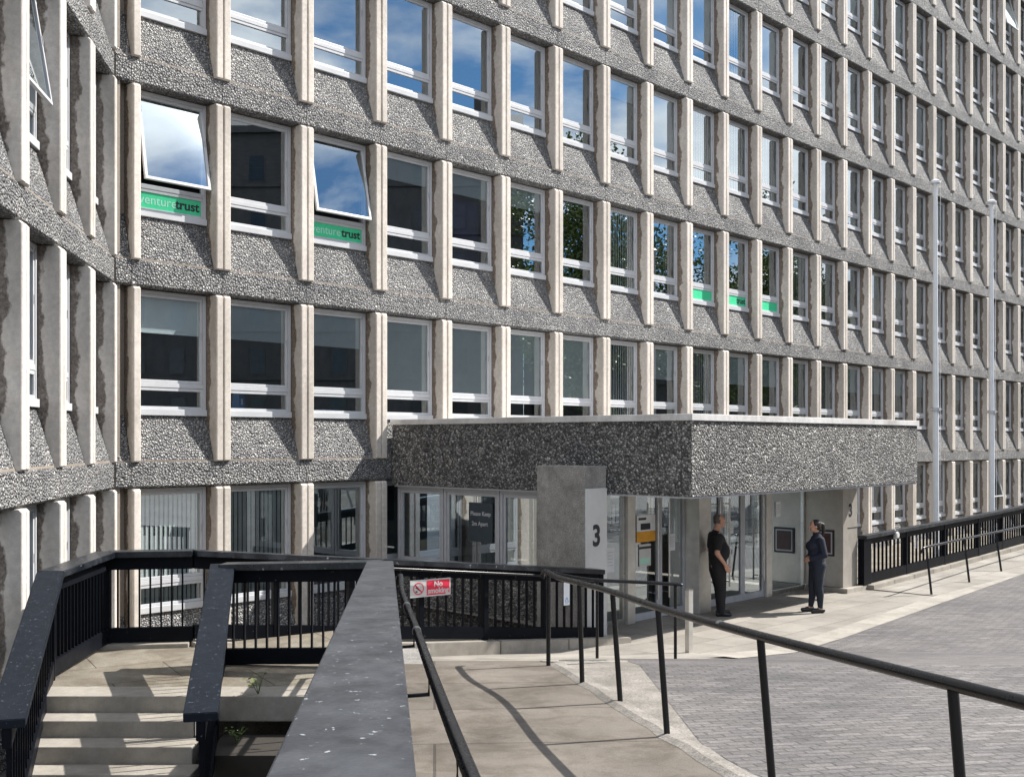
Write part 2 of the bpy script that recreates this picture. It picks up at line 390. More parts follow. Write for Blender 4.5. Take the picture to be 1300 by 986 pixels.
# the entrance floor beneath the canopy reaches in to the glazing
e = MB()
e.add([fac(4.3, 5.0, .003), fac(13.6, 5.0, .003), fac(13.6, 5.6, .003), fac(4.3, 5.9, .003)], [(0, 1, 2, 3)])
e.add([fac(5.5, .3, .003), fac(13.5, .3, .003), fac(13.6, 5.0, .003), fac(5.3, 5.0, .003)], [(0, 1, 2, 3)])
tag(e.build('entrance_floor', 'slabs'), kind='structure')
sheet('path', [(y, pav_left(y) + .02, rail_x(y) + .02 if y < 12 else rail_x(12) + .02 + (y - 12) * .35) for y in ys if y < 13.7], .005, 'path')
def setts_left(y):
    if y < 8: return rail_x(y) + .22
    if y < 14.4: return max(1.38, rail_x(y) + .22)
    return 0
sheet('road_setts', [(y, setts_left(y), 75) for y in frange(-12, 14.4, .4)] +
      [(y, 2.95 + (y - 14.41) * .724, 75) for y in frange(14.4, 16.8, .2)] + [(y, 4.68 + (y - 16.8) * .797, 76) for y in frange(17.2, 70, 1.5)], .006, 'setts')
sheet('apron', [(y, rail_x(y) + .1 if y < 12 else rail_x(12) + .1 + (y - 12) * .35, setts_left(y) + .02) for y in frange(-12, 14.3, .4)], .0035, 'apron')
k = MB()
kp = [(2.95, 14.45), (4.68, 16.8)] + [(4.68 + (y - 16.8) * .797, y) for y in frange(18, 60, 2)]
for (x0, y0), (x1, y1) in zip(kp, kp[1:]):
    d = Vector((x1 - x0, y1 - y0, 0)); L_ = d.length; d.normalize(); nn = Vector((-d.y, d.x, 0))
    m_ = max(1, round(L_ / .9))
    for i in range(m_):
        a = Vector((x0, y0, 0)) + d * (L_ * i / m_ + .006); b = Vector((x0, y0, 0)) + d * (L_ * (i + 1) / m_ - .006)
        k.add([(*(a)[:2], zf(a.y) + .010), (*(b)[:2], zf(b.y) + .010), (*(b + nn * .42)[:2], zf(b.y) + .010), (*(a + nn * .42)[:2], zf(a.y) + .010)], [(0, 1, 2, 3)])
tag(k.build('kerb', 'kerb'), kind='structure')
# mortar haunch along the edge of the path
k = MB(); pts = [(rail_x(y) + .05 + random.uniform(-.02, .02), y) for y in frange(1, 12.1, .35)] + [(.62, 12.4), (.85, 12.8)]
for (x0, y0), (x1, y1) in zip(pts, pts[1:]):
    k.add([(x0 - .05, y0, zf(y0) + .007), (x0 + .02, y0, zf(y0) + .03), (x0 + .16, y0, zf(y0) + .009),
           (x1 - .05, y1, zf(y1) + .007), (x1 + .02, y1, zf(y1) + .03), (x1 + .16, y1, zf(y1) + .009)], [(0, 1, 4, 3), (1, 2, 5, 4)])
tag(k.build('path_edging', 'apron'), kind='structure')

# the landing at the head of the stairs, between the balustrades, and the sunken area by the building
LZ = .66
mb = MB()
mb.add([(-4.9, 11.05, LZ), (-1.45, 10.9, LZ), (-1.5, 13.6, LZ), (-1.5, 14.9, LZ), (-4.0, 13.25, LZ), (-4.9, 13.2, LZ)], [(0, 1, 2, 3, 4, 5)])
tag(mb.build('landing', 'landing'), kind='structure')
mb = MB()
mb.bbox(-4.9, -1.45, 10.625, 11.05, LZ - .24, LZ + .004, .012)          # nosing of the landing
tag(mb.build('landing_edge', 'kerb'), kind='structure')
st = thing('stone_stairs', 'worn stone steps going down to the sunken area between the black balustrades', 'stairs', (0, 0, 0))
for i in range(7):
    s_ = MB(); s_.bbox(-4.55 + i * .08, -2.95 + i * .08, 10.62 - .33 * (i + 1), 10.62 - .33 * i - .004, LZ - .15 * (i + 2) - .3, LZ - .15 * (i + 1), .012)
    s_.build('step', 'kerb', st)
# retaining wall under the near balustrade and planted pit
mb = MB(); 
mb.box(-2.62, -.98, 2.0, 2.3, -.44, 1.2); mb.box(-1.5, -1.44, 2.3, 10.6, -.44, .25)
mb.box(-2.9, -2.75, 7.6, 10.6, -.44, .1)
tag(mb.build('retaining_wall', 'pier'), 'low dark concrete retaining wall around the sunken pit below the near balustrade', 'wall')
# support under landing/path edge
mb = MB()
for (x0, x1, y0, y1) in ((-4.9, -1.5, 13.0, 13.25),):
    mb.box(x0, x1, y0, y1, -.44, LZ - .01)
mb.box(-1.5, -.98, 1.0, 13.3, -.44, .62)
tag(mb.build('landing_wall', 'pier'), 'concrete wall carrying the paved landing beneath the far black balustrade', 'wall')

# ------------------------------------------------------------------ office building
FH = 3.2; ZF1 = EYE - .33           # foot level of the first floor fins
WZ = .75; WH = 2.02                 # window sill above foot, window height
YW = .28                            # face of the window frame (inwards from the fin fronts)
def inview(p, marg=60):
    if p.y < .5: return False
    x = 650 + F * p.x / p.y; y = 560 - F * (p.z - EYE) / p.y
    return -marg < x < 1300 + marg and -marg < y < 986
building = thing('office_building', 'large grey concrete office block of pebbled bands and pale fins with entrance canopy', 'building', P0, TH)
inv_b = Matrix.Translation(P0) @ Matrix.Rotation(TH, 4, 'Z'); inv_b = inv_b.inverted()
def part(name, me, world_M, label=None):
    o = bpy.data.objects.new(name, me); C.objects.link(o); o.parent = building
    o.matrix_local = inv_b @ world_M
    if label: o['label'] = label
    return o
MAIN = Matrix.Translation(P0) @ Matrix.Rotation(TH, 4, 'Z')
Wd = Vector((.144, -.989, 0)).normalized()
CORN = P0 + U * (-.14)
WING = Matrix.Translation(CORN) @ Matrix.Rotation(math.atan2(-Wd.y, -Wd.x), 4, 'Z')

def fin_mesh(h, left=True, right=True, matname='fin', foot=True):
    mb = MB()
    half = [(.005, .40), (.005, .035), (.012, .014), (.024, .0), (.120, .0), (.132, .005), (.140, .018), (.150, .20), (.166, .40)]
    for sg, on in ((1, right), (-1, left)):
        if not on: continue
        poly = [(sg * a, b) for a, b in half]
        n = len(poly)
        levels = [(0, .02), (.02, 0), (h - .045, 0), (h - .012, .03)]
        vs = []
        for z, ins in levels:
            for a, b in poly:
                vs.append((a, b if b > .3 else b + ins * (1 - b / .4), z))
        fs = [(i * n + j, i * n + (j + 1) % n, (i + 1) * n + (j + 1) % n, (i + 1) * n + j) for i in range(len(levels) - 1) for j in range(n)]
        fs += [tuple(range(n)), tuple(range(len(levels) * n - 1, (len(levels) - 1) * n - 1, -1))]
        mb.add(vs, fs)
    return mb.mesh('fin', [M[matname]])
FIN = {}
def get_fin(h, l, r, mn):
    kx = (round(h, 3), l, r, mn)
    if kx not in FIN: FIN[kx] = fin_mesh(h, l, r, mn)
    return FIN[kx]

def frame_mb(wd, h=WH, opened=False):
    """window frame; x centred, y=0 outer face, z from sill 0"""
    mb = MB(); x = wd / 2; z2 = h
    mb.bbox(-x, x, -.035, .07, 0, .105, .008)                       # sill
    mb.bbox(-x, -x + .055, .0, .08, .107, z2, .006); mb.bbox(x - .055, x, .0, .08, .107, z2, .006)
    mb.bbox(-x + .056, x - .056, .0, .08, z2 - .055, z2, .006)
    for a, b, c in ((.107, .15, .012), (.405, .455, .012), (.458, .53, .004)):
        mb.bbox(-x + .056, x - .056, c, .08, a, b, .005)
    mb.bbox(-x + .056, -x + .085, .014, .07, .151, .404, .004); mb.bbox(x - .085, x - .056, .014, .07, .151, .404, .004)
    return mb
def sash_mb(wd, h=WH):
    mb = MB(); x = wd / 2 - .058; a, b = .532, h - .058; t = .05
    mb.bbox(-x, x, .016, .062, a, a + t, .006); mb.bbox(-x, x, .016, .062, b - t, b, .006)
    mb.bbox(-x, -x + t, .016, .062, a + t + .001, b - t - .001, .006); mb.bbox(x - t, x, .016, .062, a + t + .001, b - t - .001, .006)
    mb.box(x - .035, x - .02, .004, .018, a + .75, a + .86, 1)       # catch
    return mb
def upper_pane(wd, h=WH):
    x = wd / 2 - .107; return sheet_of_glass(-x, x, .036, .042, .581, h - .107)
def lower_pane(wd):
    x = wd / 2 - .084; return sheet_of_glass(-x, x, .036, .042, .149, .406)
def blind_mb(kind, wd, h=WH, drop=.4):
    mb = MB(); x = wd / 2 - .07; top = h - .06
    if kind == 1:
        z0 = top - drop * (top - .54)
        mb.box(-x, x, .075, .079, z0, top); mb.box(-x, x, .070, .086, z0 - .025, z0)
    elif kind == 2:
        n = 14; wv = 2 * x / n
        for i in range(n):
            a = -x + wv * i
            mb.add([(a + .004, .075, .12), (a + wv - .004, .10, .12), (a + wv - .004, .10, top), (a + .004, .075, top)], [(0, 1, 2, 3)])
    elif kind == 3:
        n = 6; wv = .07; 
        for i in range(n):
            a = x - wv * (i + 1)
            mb.add([(a, .08, .12), (a + wv, .12, .12), (a + wv, .12, top), (a, .08, top)], [(0, 1, 2, 3)])
    return mb
WM = {}
def wmeshes(wd):
    if wd not in WM:
        WM[wd] = dict(frame=frame_mb(wd).mesh('window', [M['pvc']]), sash=sash_mb(wd).mesh('sash', [M['pvc'], M['alu']]),
                      up=upper_pane(wd).mesh('pane', [M['glass']]), lo=lower_pane(wd).mesh('lower_pane', [M['glass']]))
        for k_ in (1, 2, 3):
            for j, dr in enumerate((.3, .42, .55, .95)):
                if k_ > 1 and j: continue
                WM[wd][(k_, j)] = blind_mb(k_, wd, drop=dr).mesh('blind', [M['blind' if k_ == 1 else 'blind_pale']])
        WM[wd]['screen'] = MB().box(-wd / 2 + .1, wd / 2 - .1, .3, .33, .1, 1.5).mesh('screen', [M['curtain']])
    return WM[wd]
all_windows = []; all_fins = []
rest = {}
def sub(name, me, par, Mloc=None, label=None):
    o = bpy.data.objects.new(name, me); C.objects.link(o); o.parent = par
    if Mloc is not None: o.matrix_local = Mloc
    if label: o['label'] = label
    return o

def wall_run(Fm, joints, nfl, wing=False, ends=(0, 0), lowfl=0):
    """joints: increasing x of the fin joints in the run's frame; ends: wall extension beyond first and last joints"""
    mb = MB(); x0 = joints[0] - ends[0]; x1 = joints[-1] + ends[1]
    cuts = sorted(set([x0] + list(joints) + [x1]))
    for n in range(0, nfl + 1):
        zf_ = ZF1 + FH * (n - 1)
        for a, b in zip(cuts, cuts[1:]):
            if b - a < .01: continue
            a2 = a + .005; b2 = b - .005
            # spandrel: leans out from the sill to the foot of the fins
            if n < nfl:
                pl = [(.42, 0.02), (.085, 0.02), (.10, .10), (.285, WZ - .03), (.295, WZ), (.42, WZ)]
                if n == 0: pl = [(.42, -.05), (.10, -.05), (.12, .10), (.285, WZ - .03), (.295, WZ), (.42, WZ)]
                mb.extrude(pl, a2, b2, 0, mapf=lambda p, t, z=zf_: (t, p[0], z + p[1]))
            if n > 0:
                hb = .41
                pl = [(.42, -hb), (.08, -hb), (.05, -hb + .03), (.05, -.02), (.062, 0), (.42, 0)]
                mb.extrude(pl, a2, b2, 0, mapf=lambda p, t, z=zf_: (t, p[0], z + p[1]))
            # mortar behind the joints
        zb = zf_ - .40 if n > 0 else zf_ - .05; zt = zf_ + WZ - .03 if n < nfl else zf_ - .02
        mb.box(x0, x1, .30, .38, zb, zt, 1)
        if n > 0: mb.box(x0, x1, .068, .21, zf_ - .395, zf_ - .004, 1); mb.box(x0, x1, .079, .22, zf_ - .003, zf_ + .03, 1)
        if n == nfl:    # roof parapet
            mb.bbox(x0, x1, .0, .6, zf_ + .002, zf_ + .35, .02, 2)
    me = mb.mesh('wall', [M['aggregate'], M['joint'], M['coping']])
    part('wall', me, Fm)
    # concrete piers behind the fins so that no light leaks between window and fin
    jb = MB()
    for i, x in enumerate(joints):
        hw0 = .16 if i > 0 else min(.16, ends[0] + .0); hw1 = .16 if i < len(joints) - 1 else min(.16, ends[1])
        jb.box(x - hw0 + .001, x + hw1 - .001, .297, .50, -.45, ZF1 + FH * (nfl - 1) - .42)
    if ends[0] > .17: jb.box(x0, joints[0] - .165, .10 if not wing else .398, .55, -.45, ZF1 + FH * (nfl - 1) - .42)
    part('pier', jb.mesh('pier', [M['joint']]), Fm)
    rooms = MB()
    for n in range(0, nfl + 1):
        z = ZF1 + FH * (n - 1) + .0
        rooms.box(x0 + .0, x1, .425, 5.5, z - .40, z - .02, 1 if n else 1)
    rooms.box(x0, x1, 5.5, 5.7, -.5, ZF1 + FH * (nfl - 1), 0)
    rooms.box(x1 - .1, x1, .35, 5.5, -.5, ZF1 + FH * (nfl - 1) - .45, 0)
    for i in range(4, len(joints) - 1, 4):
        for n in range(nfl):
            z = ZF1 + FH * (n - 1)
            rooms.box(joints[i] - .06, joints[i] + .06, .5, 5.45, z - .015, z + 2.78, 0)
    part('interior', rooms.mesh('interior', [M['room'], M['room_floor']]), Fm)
    for i, x in enumerate(joints):
        l = i > 0 or ends[0] > .17; r_ = i < len(joints) - 1 or ends[1] > .17
        if i == 0 and not wing: l = False
        if wing and i == len(joints) - 1: r_ = False; 
        for n in range(nfl):
            z = ZF1 + FH * (n - 1); h = FH - .41 - .004
            all_fins.append((Fm, x, z, h, l, r_, 'fin_wing' if wing else 'fin', n))
    for i in range(len(joints) - 1):
        wd = joints[i + 1] - joints[i] - .335
        for n in range(nfl):
            z = ZF1 + FH * (n - 1) + WZ
            all_windows.append((Fm, (joints[i] + joints[i + 1]) / 2, z, round(wd, 3), i, n, wing))
JM = [.12] + [.035 + 1.72 * k for k in range(1, 27)]
wall_run(MAIN, JM, 7, ends=(.26, .5))
JW = [-1.64 * k - .15 for k in range(6, 0, -1)] + [-.15 + .0]
JW = [-9.84, -8.2, -6.56, -4.90, -3.25, -1.62, -.0]
wall_run(WING, JW, 5, wing=True, ends=(.4, .0))

def wpos(Fm, x, y, z): return Fm @ Vector((x, y, z))
def shown(Fm, x, z, h):
    return any(inview(wpos(Fm, x, 0, z + t)) for t in (0, h / 2, h))
def near_key(t):
    p = wpos(t[0], t[1], 0, t[2]); 
    hid = 0
    px = 650 + F * p.x / p.y if p.y > .5 else -999
    # what the canopy hides
    if not t[0] is WING and t[-1 if False else -1] is not None:
        pass
    return p.length
vf = sorted([t for t in all_fins if shown(t[0], t[1], t[2], 2.8)], key=near_key)
sel = set(id(t) for t in vf[:100])
rest_f = MB()
for t in all_fins:
    Fm, x, z, h, l, r_, mn, n = t
    if n == 0 and False: continue
    if id(t) in sel:
        part('fin', get_fin(h, l, r_, mn), Fm @ Matrix.Translation((x, 0, z)))
    else:
        me = get_fin(h, l, r_, mn); T = inv_b @ Fm @ Matrix.Translation((x, 0, z))
        rest_f.add([tuple(v.co) for v in me.vertices], [tuple(p.vertices) for p in me.polygons], 0, T)
# far fins keep the stain in their own frame: the mesh is authored in the run's frame
ro = rest_f.build('far_fins', 'fin', building); ro['kind'] = 'stuff'

SIGNS = {(0, 2): 'both', (2, 2): 'both', (9, 2): '', (10, 2): 'trust', (11, 2): ''}
def sign_mb(kind, wd, flat=False):
    mb = MB(); x = wd / 2 - .088
    mb.box(-x, x, .028, .034, .152, .402, 0)
    if kind: 
        add_text(mb, 'trust', .215, Matrix.Translation((x - .25, .0265, .285)), 1, .006, 1.05)
    if kind == 'both': add_text(mb, 'venture', .215, Matrix.Translation((-.22, .0265, .285)), 2, .0, 1.0)
    return mb.mesh('sign', [M['green'], M['ink'], M['pale_green']])
vw = sorted([t for t in all_windows if shown(t[0], t[1], t[2], 2.)], key=near_key)
# keep the signed windows among the individual ones
vw.sort(key=lambda t: (0 if ((t[4], t[5]) in SIGNS and not t[6]) else 1, near_key(t)))
selw = set(id(t) for t in vw[:100])
rest_w = MB()
rnd = random.Random(11)
def blind_for(i, n, wing):
    if wing: return rnd.choice([(1, 1), None, (2, 0)])
    if n == 0: return (2, 0) if i < 2 else (None if i < 3 else rnd.choice([None, (2, 0), (3, 0)]))
    if n == 1: return [(1, 1), (1, 1), (1, 1), (1, 3), (1, 3), (1, 3), (1, 3)][i] if i < 7 else rnd.choice([(2, 0), (1, 2), (3, 0), (2, 0)])
    if n == 2: return [None, None, None, (1, 0), (1, 0), (1, 0), None][i] if i < 7 else rnd.choice([(3, 0), None, (3, 0), (2, 0)] if i < 12 else [(2, 0), (2, 0), (1, 3), (2, 0)])
    return rnd.choice([(1, 3), (3, 0), (2, 0), (2, 0), (2, 0)] if i > 7 else [None, None, (1, 0), None])
OPEN = {(0, 2, False): 11, (2, 2, False): 11, (3, 2, True): 9, (22, 6, False): 14, (21, 0, False): 14}
for t in all_windows:
    Fm, x, z, wd, i, n, wing = t
    W = wmeshes(wd); T = Fm @ Matrix.Translation((x, YW, z))
    b = blind_for(i, n, wing); ang = OPEN.get((i, n, wing), 0)
    hz = WH - .06
    TS = Matrix.Translation((0, 0.02, hz)) @ Matrix.Rotation(R(-ang), 4, 'X') @ Matrix.Translation((0, -.02, -hz)) if ang else Matrix.Identity(4)
    if id(t) in selw:
        lab = None
        if not wing and (i, n) in SIGNS: lab = 'window with a green strip sign in its lower pane'
        if ang: lab = ((lab + ' and ') if lab else 'window with ') + 'its upper sash tilted open'
        o = part('window', W['frame'], T, lab)
        s_ = sub('sash', W['sash'], o, TS); sub('pane', W['up'], o, TS.copy()); sub('pane', W['lo'], o)
        if b: sub('blind', W[b], o)
        if not wing and (i, n) == (4, 2): sub('screen', W['screen'], o)
        if not wing and (i, n) in SIGNS:
            k_ = SIGNS[(i, n)]
            sub('sign', sign_mb(k_, wd), o, label='green strip sign' + (' reading venture trust' if k_ == 'both' else ' reading trust' if k_ else ' with no readable lettering'))
    else:
        Tb = inv_b @ T
        for me, mi, TT in ((W['frame'], 0, Tb), (W['sash'], 0, Tb @ TS), (W['up'], 1, Tb @ TS), (W['lo'], 1, Tb)):
            rest_w.add([tuple(v.co) for v in me.vertices], [tuple(p.vertices) for p in me.polygons], mi, TT)
        if b:
            me = W[b]; rest_w.add([tuple(v.co) for v in me.vertices], [tuple(p.vertices) for p in me.polygons], 2 if b[0] > 1 else 3, Tb)
ro = rest_w.build('far_windows', ['pvc', 'glass', 'blind_pale', 'blind'], building); ro['kind'] = 'stuff'

# roof slab over both runs, and back walls to close the block
mb = MB(); zt = ZF1 + FH * 6
mb.box(-.2, JM[-1] + .4, .4, 5.6, zt + .01, zt + .1)
part('roof', mb.mesh('roof', [M['lead']]), MAIN)
mb = MB(); mb.box(-10.2, 0, .4, 5.6, ZF1 + FH * 4 + .01, ZF1 + FH * 4 + .1)
part('roof', mb.mesh('roof', [M['lead']]), WING)

# ---- entrance canopy (frame of the main run: x = s, y = -q)
CS0, CS1, CQ = 5.45, 13.5, 6.86; CZ0, CZ1 = 2.265, 3.41
mb = MB()
def panel(mb, xa, xb, ya, yb, face):
    pass
# front face in one long panel with a corner panel, left face in two panels; each 0.18 thick
mb.bbox(CS0 + .0, CS1, -CQ, -CQ + .18, CZ0, CZ1, .012, 0)
mb.bbox(CS0, CS0 + .18, -CQ + .186, -CQ + .62, CZ0, CZ1, .012, 0)
mb.bbox(CS0, CS0 + .18, -CQ + .632, -.0, CZ0, CZ1, .012, 0)
mb.bbox(CS1 - .18, CS1, -CQ + .186, .0, CZ0, CZ1, .012, 0)
part('canopy_fascia', mb.mesh('canopy_fascia', [M['aggregate_dark'], M['joint']]), MAIN)
mb = MB()
mb.box(CS0 + .19, CS1 - .19, -CQ + .19, .05, CZ0 + .04, CZ0 + .12, 0)      # soffit
mb.box(CS0 + .19, CS1 - .19, -CQ + .19, .05, CZ1 - .10, CZ1 - .02, 0)
part('canopy_soffit', mb.mesh('canopy_soffit', [M['coping']]), MAIN)
mb = MB()
mb.bbox(CS0 - .03, CS1 + .03, -CQ - .03, -CQ + .25, CZ1 + .002, CZ1 + .105, .008)
mb.bbox(CS0 - .03, CS0 + .25, -CQ + .252, .03, CZ1 + .002, CZ1 + .105, .008)
mb.bbox(CS1 - .25, CS1 + .03, -CQ + .252, .03, CZ1 + .002, CZ1 + .105, .008)
mb.box(CS0 + .2, CS1 - .2, -CQ + .2, .05, CZ1 + .0, CZ1 + .04)
part('canopy_coping', mb.mesh('canopy_coping', [M['coping']]), MAIN)
mb = MB()
mb.box(CS0 + .02, CS1 - .02, -CQ + .02, -CQ + .06, CZ0 - .028, CZ0 - .001); mb.box(CS0 + .02, CS0 + .06, -CQ + .062, -.05, CZ0 - .028, CZ0 - .001)
part('drip_trim', mb.mesh('drip_trim', [M['alu']]), MAIN)

# ---- glazed screen under the canopy's left face
xs = CS0 + .12
TL = MAIN @ Matrix.Translation((xs, 0, 0)) @ Matrix.Rotation(R(-90), 4, 'Z')   # local x = +q ... facing left
def side_window(qa, qb, z0, z1, extra=None):
    mb = MB(); wd = qb - qa; x = wd / 2
    for k_, c in ((.0, .0), (.062, .018)):
        t = .058
        a = -x + k_; b = x - k_; lo = z0 + k_; hi = z1 - k_
        mb.bbox(a, b, c, .09, lo, lo + t, .006); mb.bbox(a, b, c, .09, hi - t, hi, .006)
        mb.bbox(a, a + t, c, .09, lo + t + .001, hi - t - .001, .006); mb.bbox(b - t, b, c, .09, lo + t + .001, hi - t - .001, .006)
    T = TL @ Matrix.Translation(((qa + qb) / 2, 0, 0))
    o = part('side_window', mb.mesh('side_window', [M['alu']]), T)
    sub('pane', sheet_of_glass(-x + .118, x - .118, .04, .046, z0 + .118, z1 - .118).mesh('pane', [M['lobby_glass']]), o)
    return o
# rotation -90: local +x -> -y of main (= +q), local +y -> +x of main (inwards)
ZS = .78; ZT = CZ0 - .03
side_window(.02, 1.30, ZS, ZT); w2 = side_window(1.32, 2.74, ZS, ZT); side_window(2.76, 4.18, ZS, ZT)
# notice inside the second side window
mb = MB(); mb.box(-.30, .30, .05, .053, 1.30, 2.0, 0)
add_text(mb, 'Please Keep', .105, Matrix.Translation((0, .048, 1.80)), 1, .002); add_text(mb, '2m Apart', .105, Matrix.Translation((-.02, .048, 1.62)), 1, .002)
pst = sub('notice', mb.mesh('notice', [paint('dark_poster', (.02, .035, .05), .5), M['alu']]), w2, Matrix.Translation((.22, -.022, 0)), 'dark notice asking people to keep apart')
mb = MB(); mb.extrude([(.02, -.44), (.02, ZS - .02), (.16, ZS - .02), (.16, -.44)], .0, 4.3, 0, mapf=lambda p, t: (t, p[0], p[1]))
part('low_wall', mb.mesh('low_wall', [M['aggregate_dark']]), TL)

# ---- entrance front (plane q = 4.8): frames, doors, column
TE = MAIN @ Matrix.Translation((0, -4.80, 0))
ZE = CZ0 + .035
def fixed_frame(a, b, name='screen_frame'):
    mb = MB(); t = .055
    mb.bbox(a, b, 0, .07, .0, .09, .005); mb.bbox(a, b, 0, .07, ZE - t, ZE, .005)
    mb.bbox(a, a + t, 0, .07, .091, ZE - t - .001, .005); mb.bbox(b - t, b, 0, .07, .091, ZE - t - .001, .005)
    o = part(name, mb.mesh(name, [M['steel']]), TE)
    sub('pane', sheet_of_glass(a + t, b - t, .03, .04, .09, ZE - t).mesh('pane', [M['lobby_glass']]), o); return o
fs = fixed_frame(5.62, 6.50); fx = fixed_frame(11.26, 12.68)
for a, b in ((6.51, 6.72), (11.03, 11.25)):
    part('mullion', MB().bbox(a, b, -.06, .12, 0, ZE, .008).mesh('mullion', [M['steel_pale']]), TE)
part('entrance_column', MB().bbox(8.29, 8.68, -.30, .14, 0, ZE - .002, .012).mesh('entrance_column', [M['steel_pale']]), TE)
def door(a, b, side):
    mb = MB(); t = .075
    mb.bbox(a, b, 0, .05, .012, .14, .005); mb.bbox(a, b, 0, .05, ZE - .10, ZE - .01, .005)
    mb.bbox(a, a + t, 0, .05, .141, ZE - .101, .005); mb.bbox(b - t, b, 0, .05, .141, ZE - .101, .005)
    o = part('door', mb.mesh('door', [M['alu']]), TE)
    sub('pane', sheet_of_glass(a + t, b - t, .02, .03, .14, ZE - .10).mesh('pane', [M['lobby_glass']]), o)
    hx = b - .16 if side > 0 else a + .16
    h = MB(); h.tube([(hx, -.09, .35), (hx, -.09, 2.02)], .017, 10)
    for z in (.45, 1.92): h.tube([(hx, -.09, z), (hx, .01, z)], .011, 8)
    sub('handle', h.mesh('handle', [M['steel']], True), o)
    return o
doors = [door(6.725, 7.50, 1), door(7.505, 8.285, -1), door(8.685, 9.46, 1), door(9.465, 10.24, -1), door(10.245, 11.025, 1)]
def paper_on(par, cx, cz, w_, h_, mats='paper', label=None, lines=5):
    mb = MB(); mb.box(-w_ / 2, w_ / 2, -.004, -.001, -h_ / 2, h_ / 2, 0)
    for i in range(lines):
        z = h_ / 2 - h_ * (.2 + .13 * i); mb.box(-w_ * .36, w_ * (.36 - .1 * (i % 2)), -.006, -.0045, z - .006, z + .004, 1)
    return sub('notice', mb.mesh('notice', [M[mats], M['alu']]), par, Matrix.Translation((cx, .028, cz)), label)
paper_on(fs, 6.14, 1.12, .21, .42, label='white paper notice on the glass')
paper_on(fx, 11.62, 1.72, .2, .30, label='small white paper notice on the glass')
mb = MB(); mb.bbox(5.55, 5.6, -.02, .1, 0, ZE, .005)
part('corner_post', mb.mesh('corner_post', [M['alu']]), TE)
# clad block beyond the doors with number
mb = MB(); mb.bbox(12.70, 13.33, -.85, 0.6, .10, CZ0 + .035, .008)
blk = part('clad_block', mb.mesh('clad_block', [M['bronze_clad']]), TE)
mb = MB(); mb.bbox(12.9, 13.32, -.856, -.851, 1.3, 1.32, .0005)
add_text(mb, '3', .36, Matrix.Translation((13.02, -.853, 1.66)), 0, .012, .95)
sub('numeral', mb.mesh('numeral', [M['ink']]), blk)
mb = MB(); mb.bbox(-.24, .24, -.02, 0, -.27, .27, .004, 0); mb.box(-.20, .20, -.024, -.0205, -.23, .23, 1); mb.box(-.17, .17, -.027, -.0245, -.20, .20, 2)
sub('plaque', mb.mesh('plaque', [M['rubber'], M['alu'], M['plaque']]), blk, Matrix.Translation((12.698, -.42, 1.0)) @ Matrix.Rotation(R(-90), 4, 'Z'))
mb = MB(); mb.bbox(12.62, 13.5, -.98, 0.0, -.1, .098, .012)
part('plinth', mb.mesh('plinth', [M['kerb']]), TE)
# lobby behind: side wall, reception panel, poster boards, ceiling
mb = MB()
[mb.bbox(12.62, 12.69, a_, a_ + .06, .0, ZE, .004, 2) for a_ in (.62, 1.95, 3.3, 4.6)]; mb.box(12.64, 12.65, .1, 4.6, .05, ZE, 3); mb.box(12.63, 12.68, .62, 4.6, .72, .80, 2); mb.box(12.62, 12.635, .62, 4.6, .05, .72, 0)
mb.box(5.65, 12.6, .15, 4.5, ZE + .0, ZE + .02, 1)
mb.box(8.7, 11.0, 3.2, 3.3, .01, 1.1, 0); mb.box(8.65, 11.05, 3.12, 3.35, 1.1, 1.15, 1)
part('lobby', mb.mesh('lobby', [M['steel_pale'], M['coping'], M['pvc'], M['lobby_glass']]), TE)
mb = MB(); mb.box(-.27, .27, -.004, -.001, -.02, .16, 1); mb.box(-.27, .27, -.004, -.001, .162, .44, 0); mb.box(-.20, .14, -.004, -.001, -.44, -.06, 3)
mb.box(-.16, .12, -.006, -.0045, .19, .30, 2); mb.box(-.22, .0, -.006, -.0045, .36, .40, 2); mb.box(-.18, .10, -.006, -.0045, -.40, -.30, 4); mb.box(-.20, .16, -.006, -.0045, -.14, -.10, 2)
sub('notice', mb.mesh('notice', [M['paper'], M['yellow'], M['ink'], M['white'], M['pale_green']]), doors[0], Matrix.Translation((7.12, .016, 1.38)), 'large printed notice with an orange band')
paper_on(doors[1], 7.9, 1.30, .21, .30); paper_on(doors[3], 9.86, 1.45, .16, .24)

# box files and papers on first floor sills
def sill_item(bay, dx, kind, label):
    T = MAIN @ Matrix.Translation(((JM[bay] + JM[bay + 1]) / 2 + dx, .45, ZF1 + WZ + .0))
    mb = MB()
    if kind == 'file':
        mb.extrude([(-.055, 0), (.055, 0), (.055, .36), (-.055, .36)], 0, .22, 0, mapf=lambda p, t: (p[0], t, p[1] + .12 - (.1 * t / .22 if p[1] > .1 else 0)))
        mb.box(-.02, .02, -.004, -.001, .22, .32, 1)
    else:
        for i in range(5):
            a = random.uniform(-.25, .25); mb.box(-.2, .2, -.1, .1, .12 + .012 * i, .13 + .012 * i, 1 if i % 2 else 0, Matrix.Rotation(a, 4, 'Z'))
    o = mb.build('box_file' if kind == 'file' else 'paper_pile', ['blue', 'paper']); o.matrix_world = T
    tag(o, label, 'box file' if kind == 'file' else 'papers')
sill_item(1, -.22, 'file', 'blue box file standing behind the second first floor window')
sill_item(2, -.1, 'pile', 'pile of white and blue papers behind the third first floor window')

